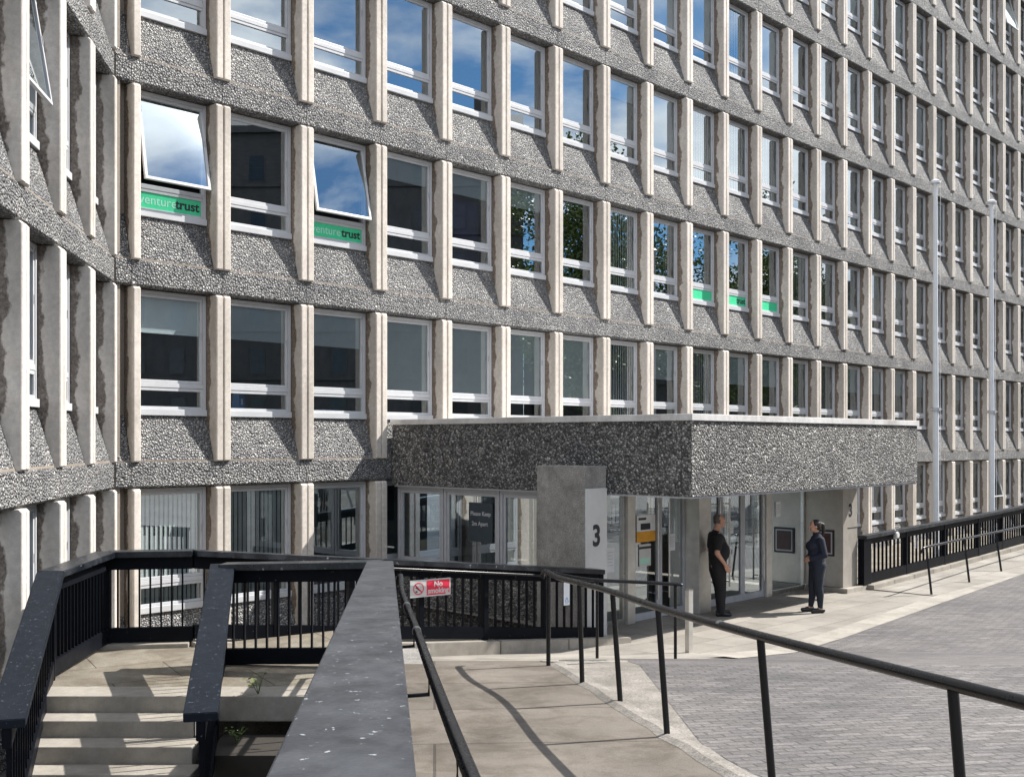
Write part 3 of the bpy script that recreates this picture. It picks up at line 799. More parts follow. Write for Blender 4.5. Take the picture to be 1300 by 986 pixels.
# ------------------------------------------------------------------ pillar with the number 3
TP = MAIN @ Matrix.Translation((4.87, -5.26, 0))
pil = thing('concrete_pillar', 'square rough concrete pillar with white number 3 panel, in front of the canopy', 'pillar', TP.translation, TH)
MB().bbox(0, .55, 0, 1.0, -.02, 2.71, .015).build('shaft', 'pier', pil)
pp = MB().bbox(.012, .538, -.022, -.002, .02, 2.36, .004).build('number_panel', 'white', pil)
mb = MB(); add_text(mb, '3', .46, Matrix.Translation((.27, -.026, 1.60)), 0, .014, .92); mb.build('numeral', 'ink', pp)

# ------------------------------------------------------------------ balustrades
def rail_box(mb, a, b, wdt, th, drop=0, mi=0, ext=0):
    """a board from a to b (top centre line), width wdt, thickness th below the line"""
    a = Vector(a); b = Vector(b); d = (b - a); dh = Vector((d.x, d.y, 0)).normalized(); n = Vector((-dh.y, dh.x, 0)) * wdt / 2
    a = a - d.normalized() * ext; b = b + d.normalized() * ext
    bm = bmesh.new()
    vs = [bm.verts.new(p + sg * n + Vector((0, 0, -drop - t))) for p in (a, b) for sg in (1, -1) for t in (0, th)]
    for f in ((0, 1, 3, 2), (4, 6, 7, 5), (0, 4, 5, 1), (2, 3, 7, 6), (0, 2, 6, 4), (1, 5, 7, 3)): bm.faces.new([vs[i] for i in f])
    bmesh.ops.recalc_face_normals(bm, faces=bm.faces[:])
    bmesh.ops.bevel(bm, geom=bm.edges[:], offset=.006, segments=2, affect='EDGES')
    mb.bm(bm, mi)
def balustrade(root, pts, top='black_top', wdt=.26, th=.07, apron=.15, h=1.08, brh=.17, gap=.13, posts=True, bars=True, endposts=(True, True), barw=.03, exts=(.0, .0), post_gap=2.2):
    for (a, b) in zip(pts, pts[1:]):
        a = Vector(a); b = Vector(b); d = b - a; Ls = Vector((d.x, d.y, 0)).length; dn = d / Ls
        mb = MB(); rail_box(mb, a, b, wdt, th, ext=.0); mb.build('top_rail', top, root)
        mb = MB(); rail_box(mb, a, b, .07, apron, drop=th + .001); mb.build('apron_board', 'black', root)
        mb = MB(); rail_box(mb, a, b, .08, brh, drop=h - brh); mb.build('bottom_rail', 'black', root)
        ang = math.atan2(d.y, d.x)
        k = max(1, round(Ls / gap)); zt = -th - apron; zb = -(h - brh)
        bar = MB().box(-.008, .008, -.022, .022, 0, 1)
        bme = bar.mesh('baluster', [M['black']])
        npost = max(1, round(Ls / post_gap))
        pl = [Ls * j / npost for j in range(npost + 1)]
        for i in range(1, k):
            s_ = Ls * i / k
            if min(abs(s_ - q) for q in pl) < .055: continue
            p = a + dn * s_
            o = link('baluster', bme, root, (p.x, p.y, p.z + zb - .004), ang); o.scale.z = zt - zb + .008
        if posts:
            for j, s_ in enumerate(pl):
                if (j == 0 and not endposts[0]) or (j == npost and not endposts[1]): continue
                p = a + dn * s_
                pm = MB().bbox(-.04, .04, -.045, .045, -h - .12, -th - .002, .005)
                link('post', pm.mesh('post', [M['black']]), root, tuple(p), ang)
# far run: the outer stair rail, round the landing and along to the pillar
far = thing('black_balustrade', 'long black painted balustrade with flat top rail, round the landing and along to the pillar', 'balustrade')
balustrade(far, [(-3.78, 8.3, 1.02), (-4.72, 11.35, 1.775)], top='black_fleck', gap=.15, endposts=(False, True))
balustrade(far, [(-4.72, 11.35, 1.775), (-4.80, 13.15, 1.80)], gap=.105, endposts=(False, True))
balustrade(far, [(-4.80, 13.15, 1.80), (-3.82, 13.3, 1.80), ], gap=.13, endposts=(False, False))
balustrade(far, [(-3.82, 13.3, 1.80), (-1.25, 15.10, 1.48), (1.34, 16.92, 1.155)], gap=.135, h=1.06, post_gap=1.1, endposts=(False, True))
near = thing('black_balustrade', 'near black balustrade with broad worn top board running from the camera around the stair', 'balustrade')
balustrade(near, [(-.20, 1.0, 2.55), (-1.42, 11.95, 1.815)], top='worn_sheen_board', wdt=.28, th=.09, h=1.1, gap=.26, endposts=(False, True))
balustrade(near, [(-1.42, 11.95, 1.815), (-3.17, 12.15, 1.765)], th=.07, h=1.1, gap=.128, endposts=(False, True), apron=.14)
balustrade(near, [(-3.17, 12.15, 1.765), (-2.40, 8.55, 1.01)], top='black_fleck', gap=.16, endposts=(False, False))
# right-hand run
rt = thing('black_balustrade', 'black balustrade with close bars to the right of the entrance, below the flagpoles', 'balustrade')
q0 = fac(13.4, 5.72); q1 = fac(20, 5.62); q2 = fac(33, 5.1)
balustrade(rt, [(q0.x, q0.y, 1.13), (q1.x, q1.y, 1.24), (q2.x, q2.y, 1.50)], wdt=.2, h=1.02, gap=.20, post_gap=1.9, apron=.13, brh=.2)
mb = MB(); d = (q0 - q1).normalized()
pm = MB().bbox(-.05, .30, -.07, .07, .10, 1.06, .006); link('end_panel', pm.mesh('end_panel', [M['black']]), rt, (q0.x, q0.y, 0), math.atan2(q1.y - q0.y, q1.x - q0.x))
# stone kerbs below the runs
kb = MB()
def kerb_run(a, b, wdt, z0a, z0b, th, step=1.1):
    a = Vector(a); b = Vector(b); Ls = (b - a).length; n = max(1, round(Ls / step)); dd = (b - a) / Ls
    for i in range(n):
        p = a + dd * (Ls * i / n + .006); q = a + dd * (Ls * (i + 1) / n - .006)
        za = z0a + (z0b - z0a) * i / n; zb = z0a + (z0b - z0a) * (i + 1) / n
        rail_box(kb, (p.x, p.y, za), (q.x, q.y, zb), wdt, th)
kerb_run((-4.9, 13.12, 0), (-3.85, 13.28, 0), .30, LZ + .05, LZ + .05, .5)
kerb_run((-3.85, 13.28, 0), (-1.25, 15.10, 0), .30, LZ + .05, .38, .7)
kerb_run((-1.25, 15.10, 0), (1.75, 17.2, 0), .32, .38, .085, .5)
kerb_run(tuple(fac(13.5, 5.72)), tuple(fac(33, 5.15)), .42, .10, .42, .6)
tag(kb.build('kerb_upstand', 'kerb'), kind='structure')
# banking that carries the slabs up to the right-hand kerb
mb = MB()
for s0, s1 in zip(frange(13.5, 33, 1.5), frange(13.5, 33, 1.5)[1:]):
    for a, b in ((s0, s1),):
        za = .02 + (a - 13.5) * .0155; zb = .02 + (b - 13.5) * .0155
        mb.add([fac(a, 5.5, za), fac(b, 5.45, zb), fac(b, 7.2, .012), fac(a, 7.2, .012)], [(0, 1, 2, 3)])
tag(mb.build('side_path', 'slabs'), kind='structure')
# sunken strip floor and its retaining face
mb = MB(); mb.add([fac(-1, -.1, -.40), fac(36, -.1, -.40), fac(36, 5.6, -.40), fac(-1, 6.3, -.40)], [(0, 1, 2, 3)])
tag(mb.build('sunken_area_floor', 'landing'), kind='structure')

# ------------------------------------------------------------------ small signs on the balustrades
bd = Vector((5.14, 3.6, 0)).normalized(); bang = math.atan2(bd.y, bd.x)
def on_far(px, off, z):
    m_ = (px - 650) / F; t_ = (m_ * 13.3 + 3.82) / (5.14 - m_ * 3.6)
    p = Vector((-3.82 + 5.14 * t_, 13.3 + 3.6 * t_, z)); return p + Vector((bd.y, -bd.x, 0)) * off
sg = thing('no_smoking_sign', 'red and white no smoking sign fixed to the far black balustrade', 'sign', on_far(543, .07, 1.11), bang)
MB().bbox(-.32, .32, -.006, 0, -.118, .118, .002).build('board', 'white', sg)
MB().box(-.06, .30, -.009, -.0065, -.098, .098).build('red_panel', 'red', sg)
mb = MB(); rr = .083
n = 28
for i in range(n):
    a0, a1 = 2 * math.pi * i / n, 2 * math.pi * (i + 1) / n
    mb.add([(-.19 + rr * math.cos(a0), -.0095, rr * math.sin(a0)), (-.19 + rr * math.cos(a1), -.0095, rr * math.sin(a1)), (-.19 + rr * .84 * math.cos(a1), -.0095, rr * .84 * math.sin(a1)), (-.19 + rr * .84 * math.cos(a0), -.0095, rr * .84 * math.sin(a0))], [(0, 1, 2, 3)], 0)
mb.box(-rr * .88, rr * .88, -.0105, -.0085, -.008, .008, 0, Matrix.Translation((-.19, 0, 0)) @ Matrix.Rotation(R(45), 4, 'Y'))
mb.box(-.052, .03, -.0082, -.0062, -.009, .009, 1, Matrix.Translation((-.19, 0, -.01)) @ Matrix.Rotation(R(35), 4, 'Y')); mb.box(-.235, -.205, -.0082, -.0062, -.05, -.03, 1)
mb.build('prohibition_symbol', ['red', 'ink'], sg)
mb = MB(); add_text(mb, 'No', .105, Matrix.Translation((.12, -.010, .045)), 0, .003); add_text(mb, 'smoking', .105, Matrix.Translation((.12, -.010, -.045)), 0, .003, .95)
mb.build('lettering', 'white', sg)
def label_plate(p, ang, label):
    t_ = thing('notice_plate', label, 'notice', p, ang)
    MB().bbox(-.055, .055, -.006, 0, -.17, .17, .002).build('plate', 'paper', t_)
    mb = MB(); mb.tube([(-.03, -.009, -.12), (-.01, -.009, -.07), (.0, -.009, -.05), (.015, -.009, -.08), (.03, -.009, -.12)], .004, 6); mb.box(-.02, .025, -.010, -.0065, -.135, -.128)
    mb.build('symbol', 'blue', t_)
label_plate(on_far(716, .06, .84), bang, 'narrow white notice tied to the far balustrade bars beside the pillar')
pr = fac(16.2, 5.60 + .07, .84); label_plate(pr, TH, 'narrow white notice on the right-hand balustrade')

# ------------------------------------------------------------------ handrails
def gz(x, y): return zf(y)
hr = thing('handrail', 'long curving black tubular handrail in the foreground beside the ramp', 'handrail', (.4, 12, zf(12)))
def loc(o, pts): return [tuple(Vector(p) - o.location) for p in pts]
R1 = [(.33, 12.22, 1.60), (.345, 12.2, 1.655), (.375, 12.05, 1.685)]
def smooth_pts(P, n=6):
    out = []
    for i in range(len(P) - 1):
        p0 = Vector(P[max(i - 1, 0)]); p1 = Vector(P[i]); p2 = Vector(P[i + 1]); p3 = Vector(P[min(i + 2, len(P) - 1)])
        for k in range(n):
            t = k / n
            out.append(.5 * ((2 * p1) + (p2 - p0) * t + (2 * p0 - 5 * p1 + 4 * p2 - p3) * t * t + (3 * p1 - p0 - 3 * p2 + p3) * t ** 3))
    out.append(Vector(P[-1])); return out
rail1 = R1 + [(.50, 11.3, 1.705), (.83, 10.1, 1.755), (1.10, 8.35, 1.85), (1.435, 6.5, 1.965), (1.893, 4.1, 2.135), (2.25, 2.2, 2.27)]
mb = MB(); mb.tube(loc(hr, smooth_pts(rail1)), .028, 14); mb.build('rail', 'tube', hr, True)
def at_rail(y):
    for a, b in zip(rail1, rail1[1:]):
        if b[1] <= y <= a[1]:
            t = (a[1] - y) / (a[1] - b[1]); return tuple(a[i] + (b[i] - a[i]) * t for i in range(3))
    return rail1[-1]
for y, lean in ((11.95, .0), (10.75, .03), (9.75, .07), (8.35, .07), (6.45, .08), (4.55, .08), (2.9, .08)):
    x, yy, z = at_rail(y); 
    mb = MB(); mb.tube(loc(hr, [(x, y, z - .02), (x + lean, y, zf(y) - .02)]), .0235, 12)
    mb.build('post', 'tube', hr, True)
# weld collars
for y in (7.1,):
    x, yy, z = at_rail(y); x2, y2, z2 = at_rail(y - .05)
    mb = MB(); mb.tube(loc(hr, [(x, y, z), (x2, y2, z2)]), .0295, 14); mb.build('collar', 'steel', hr, True)
# second, short rail by the manhole
h2 = thing('handrail', 'short black tubular handrail on two posts beyond the foreground rail', 'handrail', (1.1, 14.5, zf(14.5)))
p2 = [(.55, 14.95, 1.33), (.8, 14.75, 1.30), (1.12, 14.6, 1.275), (1.7, 14.5, 1.26), (2.14, 14.4, 1.245), (2.2, 14.39, 1.235)]
mb = MB(); mb.tube(loc(h2, smooth_pts(p2, 4)), .024, 12); mb.build('rail', 'tube', h2, True)
for x, y, z in ((1.12, 14.6, 1.27), (2.12, 14.4, 1.24)):
    mb = MB(); mb.tube(loc(h2, [(x, y, z - .015), (x, y, zf(y) - .02)]), .021, 12); mb.build('post', 'tube', h2, True)
# rail along the inside of the near balustrade
h3 = thing('handrail', 'black tubular handrail fixed along the inner side of the near balustrade', 'handrail', (-.9, 9, zf(9)))
p3 = [(-1.20, 11.9, 1.66), (-1.18, 11.7, 1.69), (-.82, 8.5, 1.835), (-.27, 4.4, 2.05), (.05, 2.0, 2.19)]
p3 = [(-1.21, 11.75, 1.60), (-1.19, 11.7, 1.66), (-1.15, 11.5, 1.70), (-.92, 9.3, 1.83), (-.60, 6.9, 1.94), (-.27, 4.4, 2.05), (.03, 2.2, 2.16)]
mb = MB(); mb.tube(loc(h3, smooth_pts(p3)), .026, 12); mb.build('rail', 'tube', h3, True)
for a, b in ((8.2, .0), (6.7, 0)):
    q = [p for p in smooth_pts(p3, 20) if abs(p.y - a) < .09][:2]
    mb = MB(); mb.tube(loc(h3, [tuple(q[0]), tuple(q[0] + (q[1] - q[0]).normalized() * .035)]), .029, 12); mb.build('collar', 'steel', h3, True)
for y in (10.6, 8.9, 7.2, 5.5, 3.8):
    q = min(smooth_pts(p3, 12), key=lambda p: abs(p.y - y)); bx = -.20 - (q.y - 1) * .1114
    mb = MB(); mb.tube(loc(h3, [tuple(q), (q.x, q.y, q.z - .14), (bx + .02, q.y, q.z - .16)]), .011, 8); mb.build('bracket', 'tube', h3, True)
# rail bracketed to the far balustrade
h4 = thing('handrail', 'thin handrail bracketed along the face of the far balustrade below its top rail', 'handrail', on_far(600, .14, 1.3))
pa = on_far(478, .15, 1.435); pb = on_far(690, .15, 1.14); pc = on_far(694, .05, 1.13)
mb = MB(); mb.tube(loc(h4, [tuple(pa), tuple(pb), tuple(pb + bd * .04 - Vector((0, 0, .02))), tuple(pc)]), .019, 10); mb.build('rail', 'tube', h4, True)
for f_ in (.1, .33, .56, .78, .96):
    q = pa + (pb - pa) * f_; inn = Vector((-bd.y, bd.x, 0))
    mb = MB(); mb.tube(loc(h4, [tuple(q), tuple(q - Vector((0, 0, .07))), tuple(q - Vector((0, 0, .08)) + inn * .11)]), .009, 8); mb.build('bracket', 'tube', h4, True)
# right-hand rail
h5 = thing('handrail', 'thin grey-topped handrail on leaning posts in front of the right-hand balustrade', 'handrail', (8.4, 22.5, 0))
def rp(px, py, D): return Vector(((px - 650) / F * D, D, EYE - (py - 560) / F * D))
tops = [(1176, 694, 22.5), (1224, 683.5, 24.4), (1264, 675, 26.3), (1302, 667, 28.2), (1345, 658, 30.4)]
bases = [(1183, 757, 22.4), (1231, 741, 24.3), (1272, 729, 26.2), (1311, 720, 28.1), (1352, 710, 30.3)]
tp = [rp(*t) for t in tops]
tp0 = [tp[0] + Vector((-.12, -.02, -.12)), tp[0] + Vector((-.07, -.05, -.01))] + [t + Vector((0, 0, .0)) for t in tp]
mb = MB(); mb.tube(loc(h5, [tuple(t) for t in tp0]), .024, 10); mb.build('rail', 'tube', h5, True)
for a, b in zip(tp, bases):
    q = rp(*b); mb = MB(); mb.tube(loc(h5, [tuple(a), (q.x, q.y, q.z - .03)]), .024, 10); mb.build('post', 'tube', h5, True)

# ------------------------------------------------------------------ bollard, manhole, flagpoles, plants, lamp on rail
bo = thing('bollard', 'short square stainless steel bollard in front of the entrance doors', 'bollard', (2.56, 16.05, zf(16.05)), .6)
MB().bbox(-.042, .042, -.042, .042, -.02, .90, .006).build('shaft', 'steel_pale', bo)
MB().bbox(-.045, .045, -.045, .045, .901, .915, .004).build('cap', 'steel', bo)
mh = thing('manhole_cover', 'round iron manhole cover set in a pale mortar collar by the handrail posts', 'manhole cover', (.86, 13.25, zf(13.25) + .012))
mh.rotation_euler = (math.atan2(zf(13.6) - zf(12.9), .7), 0, 0)
def disc(r0, r1, z0, z1, seg=36):
    mb = MB()
    for i in range(seg):
        a, b = 2 * math.pi * i / seg, 2 * math.pi * (i + 1) / seg
        P = lambda r, t, z: (r * math.cos(t), r * math.sin(t), z)
        if r0: mb.add([P(r0, a, z1), P(r1, a, z1), P(r1, b, z1), P(r0, b, z1), P(r1, a, z0), P(r1, b, z0)], [(0, 1, 2, 3), (1, 4, 5, 2)])
        else: mb.add([(0, 0, z1), P(r1, a, z1), P(r1, b, z1), P(r1, a, z0), P(r1, b, z0)], [(0, 1, 2), (1, 3, 4, 2)])
    return mb
disc(.30, .52, -.03, .004).build('collar', 'kerb', mh); disc(.27, .30, -.03, .012).build('frame', 'pier', mh)
lid = disc(0, .268, -.03, .009)
for i in range(-3, 4):
    wv = math.sqrt(.25 ** 2 - (i * .07) ** 2); lid.box(-wv, wv, i * .07 - .012, i * .07 + .012, .009, .013)
lid.build('lid', 'pier', mh)
for px, pyb, D, lab in ((1188, 0, 27.5, 'white flagpole rising beside the end of the canopy, left one of the two poles'), (1259, 0, 29.8, 'white flagpole nearer the right edge, slightly shorter in view than the other pole')):
    X = (px - 650) / F * D; fp = thing('flagpole', lab, 'flagpole', (X, D, -.4), 0, 'white flagpoles behind the right-hand balustrade')
    top = EYE + 327 / F * 27.5 + .4; r0 = .082 if D < 28 else .08
    mb = MB(); mb.tube([(0, 0, 0), (0, 0, 3.6), (-.01, 0, 6.5), (-.01, 0, top)], [r0, r0 * .92, r0 * .75, r0 * .58], 18); mb.build('pole', 'lamp_white', fp, True)
    mb = MB(); mb.tube([(-.01, 0, top), (-.01, 0, top + .05), (-.01, 0, top + .1)], [.13, .13, .05], 18); mb.build('finial', 'lamp_white', fp, True)
    mb = MB(); mb.tube([(0, 0, 4.25), (0, 0, 4.33)], [r0 + .03] * 2, 18); mb.build('band', 'alu', fp, True)
    mb = MB(); mb.tube([(-.14, -.03, 4.29), (.14, -.03, 4.29)], .014, 8); mb.build('cleat', 'steel', fp, True)
    mb = MB(); mb.tube([(r0 + .03, -.05, 1.6), (r0 + .0, -.05, 6), (r0 + .02, -.05, top)], .004, 6); mb.build('halyard', 'paper', fp)
q = fac(14.95, 5.72); lm = thing('rail_lamp', 'small round white lamp on top of the right-hand balustrade', 'lamp', (q.x - .02, q.y - .1, 1.06), TH)
mb = MB(); mb.tube([(0, 0, 0), (0, -.05, .0), (0, -.08, 0)], [.055, .075, .06], 16); mb.build('lens', 'white', lm, True)
mb = MB(); mb.bbox(-.03, .03, -.01, .02, -.09, .12, .004); mb.build('bracket', 'alu', lm)
leafm, n_, p_ = mat('weed_leaf'); n_.links.new(ramp(n_, noise(n_, 30), [(.3, (.05, .09, .02)), (.7, (.13, .17, .04))]), p_.inputs['Base Color'])
def weed(x, y, z, h, nst, label, seed):
    r = random.Random(seed); t = thing('weed', label, 'plant', (x, y, z)); stm = MB(); lv = MB()
    for i in range(nst):
        a = r.uniform(0, 6.28); tip = Vector((math.cos(a) * h * .6, math.sin(a) * h * .6, h * r.uniform(.6, 1)))
        stm.tube([(0, 0, 0), tuple(tip * .5 + Vector((0, 0, h * .15))), tuple(tip)], [.004, .003, .001], 5)
        for k in range(6):
            p = tip * (.3 + .14 * k) + Vector((0, 0, h * .1)); b = r.uniform(0, 6.28); l_ = h * .28
            d = Vector((math.cos(b), math.sin(b), r.uniform(-.2, .5))) * l_; s_ = Vector((-math.sin(b), math.cos(b), 0)) * l_ * .28
            lv.add([p, p + d * .5 + s_, p + d, p + d * .5 - s_ + Vector((0, 0, .004))], [(0, 1, 2), (0, 2, 3)])
    stm.build('stem', leafm, t); lv.build('leaves', leafm, t)
weed(-2.45, 10.72, LZ, .22, 5, 'straggly weed growing at the edge of the landing behind the near bars', 3)
weed(-2.55, 10.3, .30, .16, 8, 'low green weed in the dark pit below the landing edge', 5)
mb = MB(); mb.box(-2.75, -1.5, 9.9, 10.6, -.44, .30)
tag(mb.build('soil_bed', paint('soil', (.03, .025, .02), .9)), kind='structure')

# ------------------------------------------------------------------ people
def capsule(bm, a, b, ra, rb, seg=14, rings=5, sx=1, sy=1):
    a = Vector(a); b = Vector(b); d = b - a; Ls = d.length
    q = d.to_track_quat('Z', 'Y') if Ls > 1e-6 else Matrix.Identity(3).to_quaternion()
    rows = []
    for i in range(rings + 1):
        t = math.pi / 2 * i / rings; rows.append((-math.cos(t) * ra, math.sin(t) * ra))
    for i in range(rings + 1):
        t = math.pi / 2 * i / rings; rows.append((Ls + math.sin(t) * rb, math.cos(t) * rb))
    ring = []
    for z, r in rows:
        ring.append([bm.verts.new(a + q @ Vector((max(r, 1e-4) * math.cos(2 * math.pi * k / seg), max(r, 1e-4) * math.sin(2 * math.pi * k / seg), z))) for k in range(seg)])
    for r0, r1 in zip(ring, ring[1:]):
        for k in range(seg): bm.faces.new((r0[k], r0[(k + 1) % seg], r1[(k + 1) % seg], r1[k]))
    bm.faces.new(ring[0][::-1]); bm.faces.new(ring[-1])
def chain(bm, pts):
    for (a, ra), (b, rb) in zip(pts, pts[1:]): capsule(bm, a, b, ra, rb)
def ellip(bm, c, r, rot=0):
    m_ = Matrix.Translation(c) @ Matrix.Rotation(rot, 4, 'Y') @ Matrix.Diagonal((r[0], r[1], r[2], 1))
    bmesh.ops.create_uvsphere(bm, u_segments=20, v_segments=14, radius=1, matrix=m_)
def meld(bm, name, mname, parent, vox=.009, it=3):
    me = bpy.data.meshes.new(name); bm.to_mesh(me); bm.free()
    o = bpy.data.objects.new(name, me); C.objects.link(o)
    r = o.modifiers.new('r', 'REMESH'); r.mode = 'VOXEL'; r.voxel_size = vox
    s_ = o.modifiers.new('s', 'SMOOTH'); s_.factor = .5; s_.iterations = it
    dg = bpy.context.evaluated_depsgraph_get(); dg.update()
    nm = bpy.data.meshes.new_from_object(o.evaluated_get(dg)); nm.name = name
    bpy.data.objects.remove(o); bpy.data.meshes.remove(me)
    nm.materials.clear(); nm.materials.append(M[mname])
    nm.polygons.foreach_set('use_smooth', [True] * len(nm.polygons))
    return link(name, nm, parent)
def hand(bm, wrist, d, pn, side, curl=.5, r=.0095):
    """wrist point, d = pointing direction, pn = palm normal (towards the palm side)"""
    w_ = Vector(wrist); d = Vector(d).normalized(); pn = Vector(pn).normalized(); s_ = d.cross(pn).normalized() * side
    for k in range(4):
        o = s_ * (.030 - .020 * k); base = w_ + d * .088 + o; ln = (.072, .08, .075, .058)[k]
        capsule(bm, w_ + d * .01 + o * .7, base, .016, .0125, 8, 3)
        p = base; dd = d.copy()
        for j, f_ in enumerate((.45, .32, .23)):
            dd = (dd + pn * curl * .55).normalized(); q = p + dd * ln * f_; capsule(bm, p, q, r - j * .0008, r - .001 - j * .0008, 8, 3); p = q
    t0 = w_ + d * .025 + s_ * .028; t1 = t0 + (d * .5 + s_ * .75 + pn * .35).normalized() * .042; t2 = t1 + (d * .85 + s_ * .25 + pn * .35).normalized() * .034
    capsule(bm, t0, t1, .015, .012, 8, 3); capsule(bm, t1, t2, .0115, .0095, 8, 3)
def head(bm, c, sc=1, jaw=1):
    c = Vector(c)
    ellip(bm, c + Vector((-.008, 0, .03)) * sc, (.098 * sc, .078 * sc, .095 * sc))
    ellip(bm, c + Vector((.022, 0, -.035)) * sc, (.066 * sc, .062 * sc * jaw, .075 * sc))
    ellip(bm, c + Vector((.062, 0, -.085)) * sc, (.024 * sc, .028 * sc * jaw, .022 * sc))
    chain(bm, [(c + Vector((.086, 0, .022)) * sc, .009 * sc), (c + Vector((.112, 0, -.018)) * sc, .014 * sc)])
    for sy in (-1, 1):
        ellip(bm, c + Vector((-.002, sy * .078, -.008)) * sc, (.017 * sc, .008 * sc, .03 * sc))
        ellip(bm, c + Vector((.070, sy * .03, .033)) * sc, (.018 * sc, .024 * sc, .008 * sc))
def face_bits(par, c, sc=1):
    c = Vector(c); bm = bmesh.new()
    for sy in (-1, 1): ellip(bm, c + Vector((.078, sy * .03, .012)) * sc, (.012 * sc, .014 * sc, .009 * sc))
    me = bpy.data.meshes.new('eyes'); bm.to_mesh(me); bm.free(); me.materials.append(M['eye']); link('eyes', me, par)
    bm = bmesh.new()
    for sy in (-1, 1): ellip(bm, c + Vector((.0885, sy * .03, .012)) * sc, (.003 * sc, .006 * sc, .006 * sc))
    me = bpy.data.meshes.new('pupils'); bm.to_mesh(me); bm.free(); me.materials.append(M['ink']); link('pupils', me, par)
    bm = bmesh.new(); ellip(bm, c + Vector((.083, 0, -.055)) * sc, (.010 * sc, .022 * sc, .008 * sc))
    me = bpy.data.meshes.new('mouth'); bm.to_mesh(me); bm.free(); me.materials.append(M['lip']); link('mouth', me, par)

# --- man in black, facing right
man = thing('person', 'heavily built balding person in black short-sleeved shirt standing by the steel column', 'person', (3.66, 19.75, 0), R(8))
def leg_chain(sy, k, a, hip=.09, r=(.105, .068, .046)):
    return [((.0, sy * hip, .90), r[0]), (k, r[1]), (a, r[2])]
bm = bmesh.new()
hd = (.035, 0, 1.675)
chain(bm, [((0, 0, .92), .13), ((.02, 0, 1.10), .15), ((0, 0, 1.32), .14), ((-.03, 0, 1.46), .085), ((-.01, 0, 1.56), .058), ((.01, 0, 1.63), .058)])
head(bm, hd, 1.05)
K = {-1: ((.03, -.11, .50), (.02, -.12, .09)), 1: ((.06, .12, .50), (.10, .15, .09))}
for sy in (-1, 1):
    chain(bm, leg_chain(sy, *K[sy])); chain(bm, [(K[sy][1], .045), (Vector(K[sy][1]) + Vector((.11, sy * .015, -.055)), .024)])
AM = {-1: [((-.04, -.19, 1.43), .062), ((-.11, -.30, 1.14), .046), ((.05, -.28, .93), .03)],
      1: [((-.03, .19, 1.43), .062), ((-.05, .29, 1.14), .046), ((.12, .22, .95), .03)]}
for sy in (-1, 1):
    chain(bm, AM[sy]); w_ = Vector(AM[sy][2][0]); hand(bm, w_, (.45, .05 * -sy, -.9), (.2, -sy * .9, 0), sy if False else 1, .45)
body = meld(bm, 'body', 'skin', man, .008)
face_bits(body, hd, 1.05)
bm = bmesh.new()
ellip(bm, (.04, 0, 1.14), (.178, .20, .20)); chain(bm, [((0, 0, 1.0), .165), ((.01, 0, 1.2), .172), ((-.02, 0, 1.36), .15), ((-.03, 0, 1.47), .085)])
for sy in (-1, 1):
    chain(bm, [((-.03, sy * .08, 1.36), .14), ((-.04, sy * .185, 1.41), .082), (Vector(AM[sy][0][0]).lerp(Vector(AM[sy][1][0]), .72), .068)])
    capsule(bm, (0, sy * .09, .95), (0, sy * .07, 1.08), .125, .15)
meld(bm, 'shirt', 'black_cloth', man, .011)
bm = bmesh.new()
for sy in (-1, 1):
    chain(bm, [((0, sy * .085, .93), .135), ((0.0, sy * .095, .82), .128), (K[sy][0], .088), (Vector(K[sy][1]) + Vector((0, 0, -.015)), .068)])
capsule(bm, (0, -.06, .96), (0, .06, .96), .14, .14)
meld(bm, 'trousers', 'black_cloth', man, .011)
def shoe(par, a, d, m_='shoe', L_=.2):
    a = Vector(a); d = Vector((d[0], d[1], 0)).normalized(); bm = bmesh.new()
    capsule(bm, (a.x - d.x * .05, a.y - d.y * .05, .045), (a.x + d.x * L_ * .35, a.y + d.y * L_ * .35, .048), .045, .045)
    capsule(bm, (a.x, a.y, .04), (a.x + d.x * L_ * .8, a.y + d.y * L_ * .8, .036), .042, .036)
    me_o = meld(bm, 'shoe', m_, par, .008, 2)
    for v in me_o.data.vertices: v.co.z = max(v.co.z, .003)
for sy in (-1, 1): shoe(man, K[sy][1], (1, sy * .15))
bm = bmesh.new(); c = Vector(hd)
for sy in (-1, 1): ellip(bm, c + Vector((-.035, sy * .064, .012)), (.060, .022, .045))
ellip(bm, c + Vector((-.084, 0, .01)), (.026, .062, .055)); ellip(bm, c + Vector((-.04, 0, .06)), (.075, .077, .075))
meld(bm, 'hair', 'grey_hair', man, .008, 2)
mb = MB()
mb.tube([(.0, -.09, 1.50), (.10, -.07, 1.42), (.175, -.03, 1.32), (.215, 0, 1.24), (.175, .03, 1.32), (.10, .07, 1.42), (.0, .09, 1.50)], .005, 6, 0)
mb.bbox(.262, .268, -.03, .03, 1.09, 1.18, .002, 0); mb.tube([(.215, 0, 1.24), (.26, 0, 1.18)], .005, 6, 0)
mb.build('lanyard', 'paper', man)

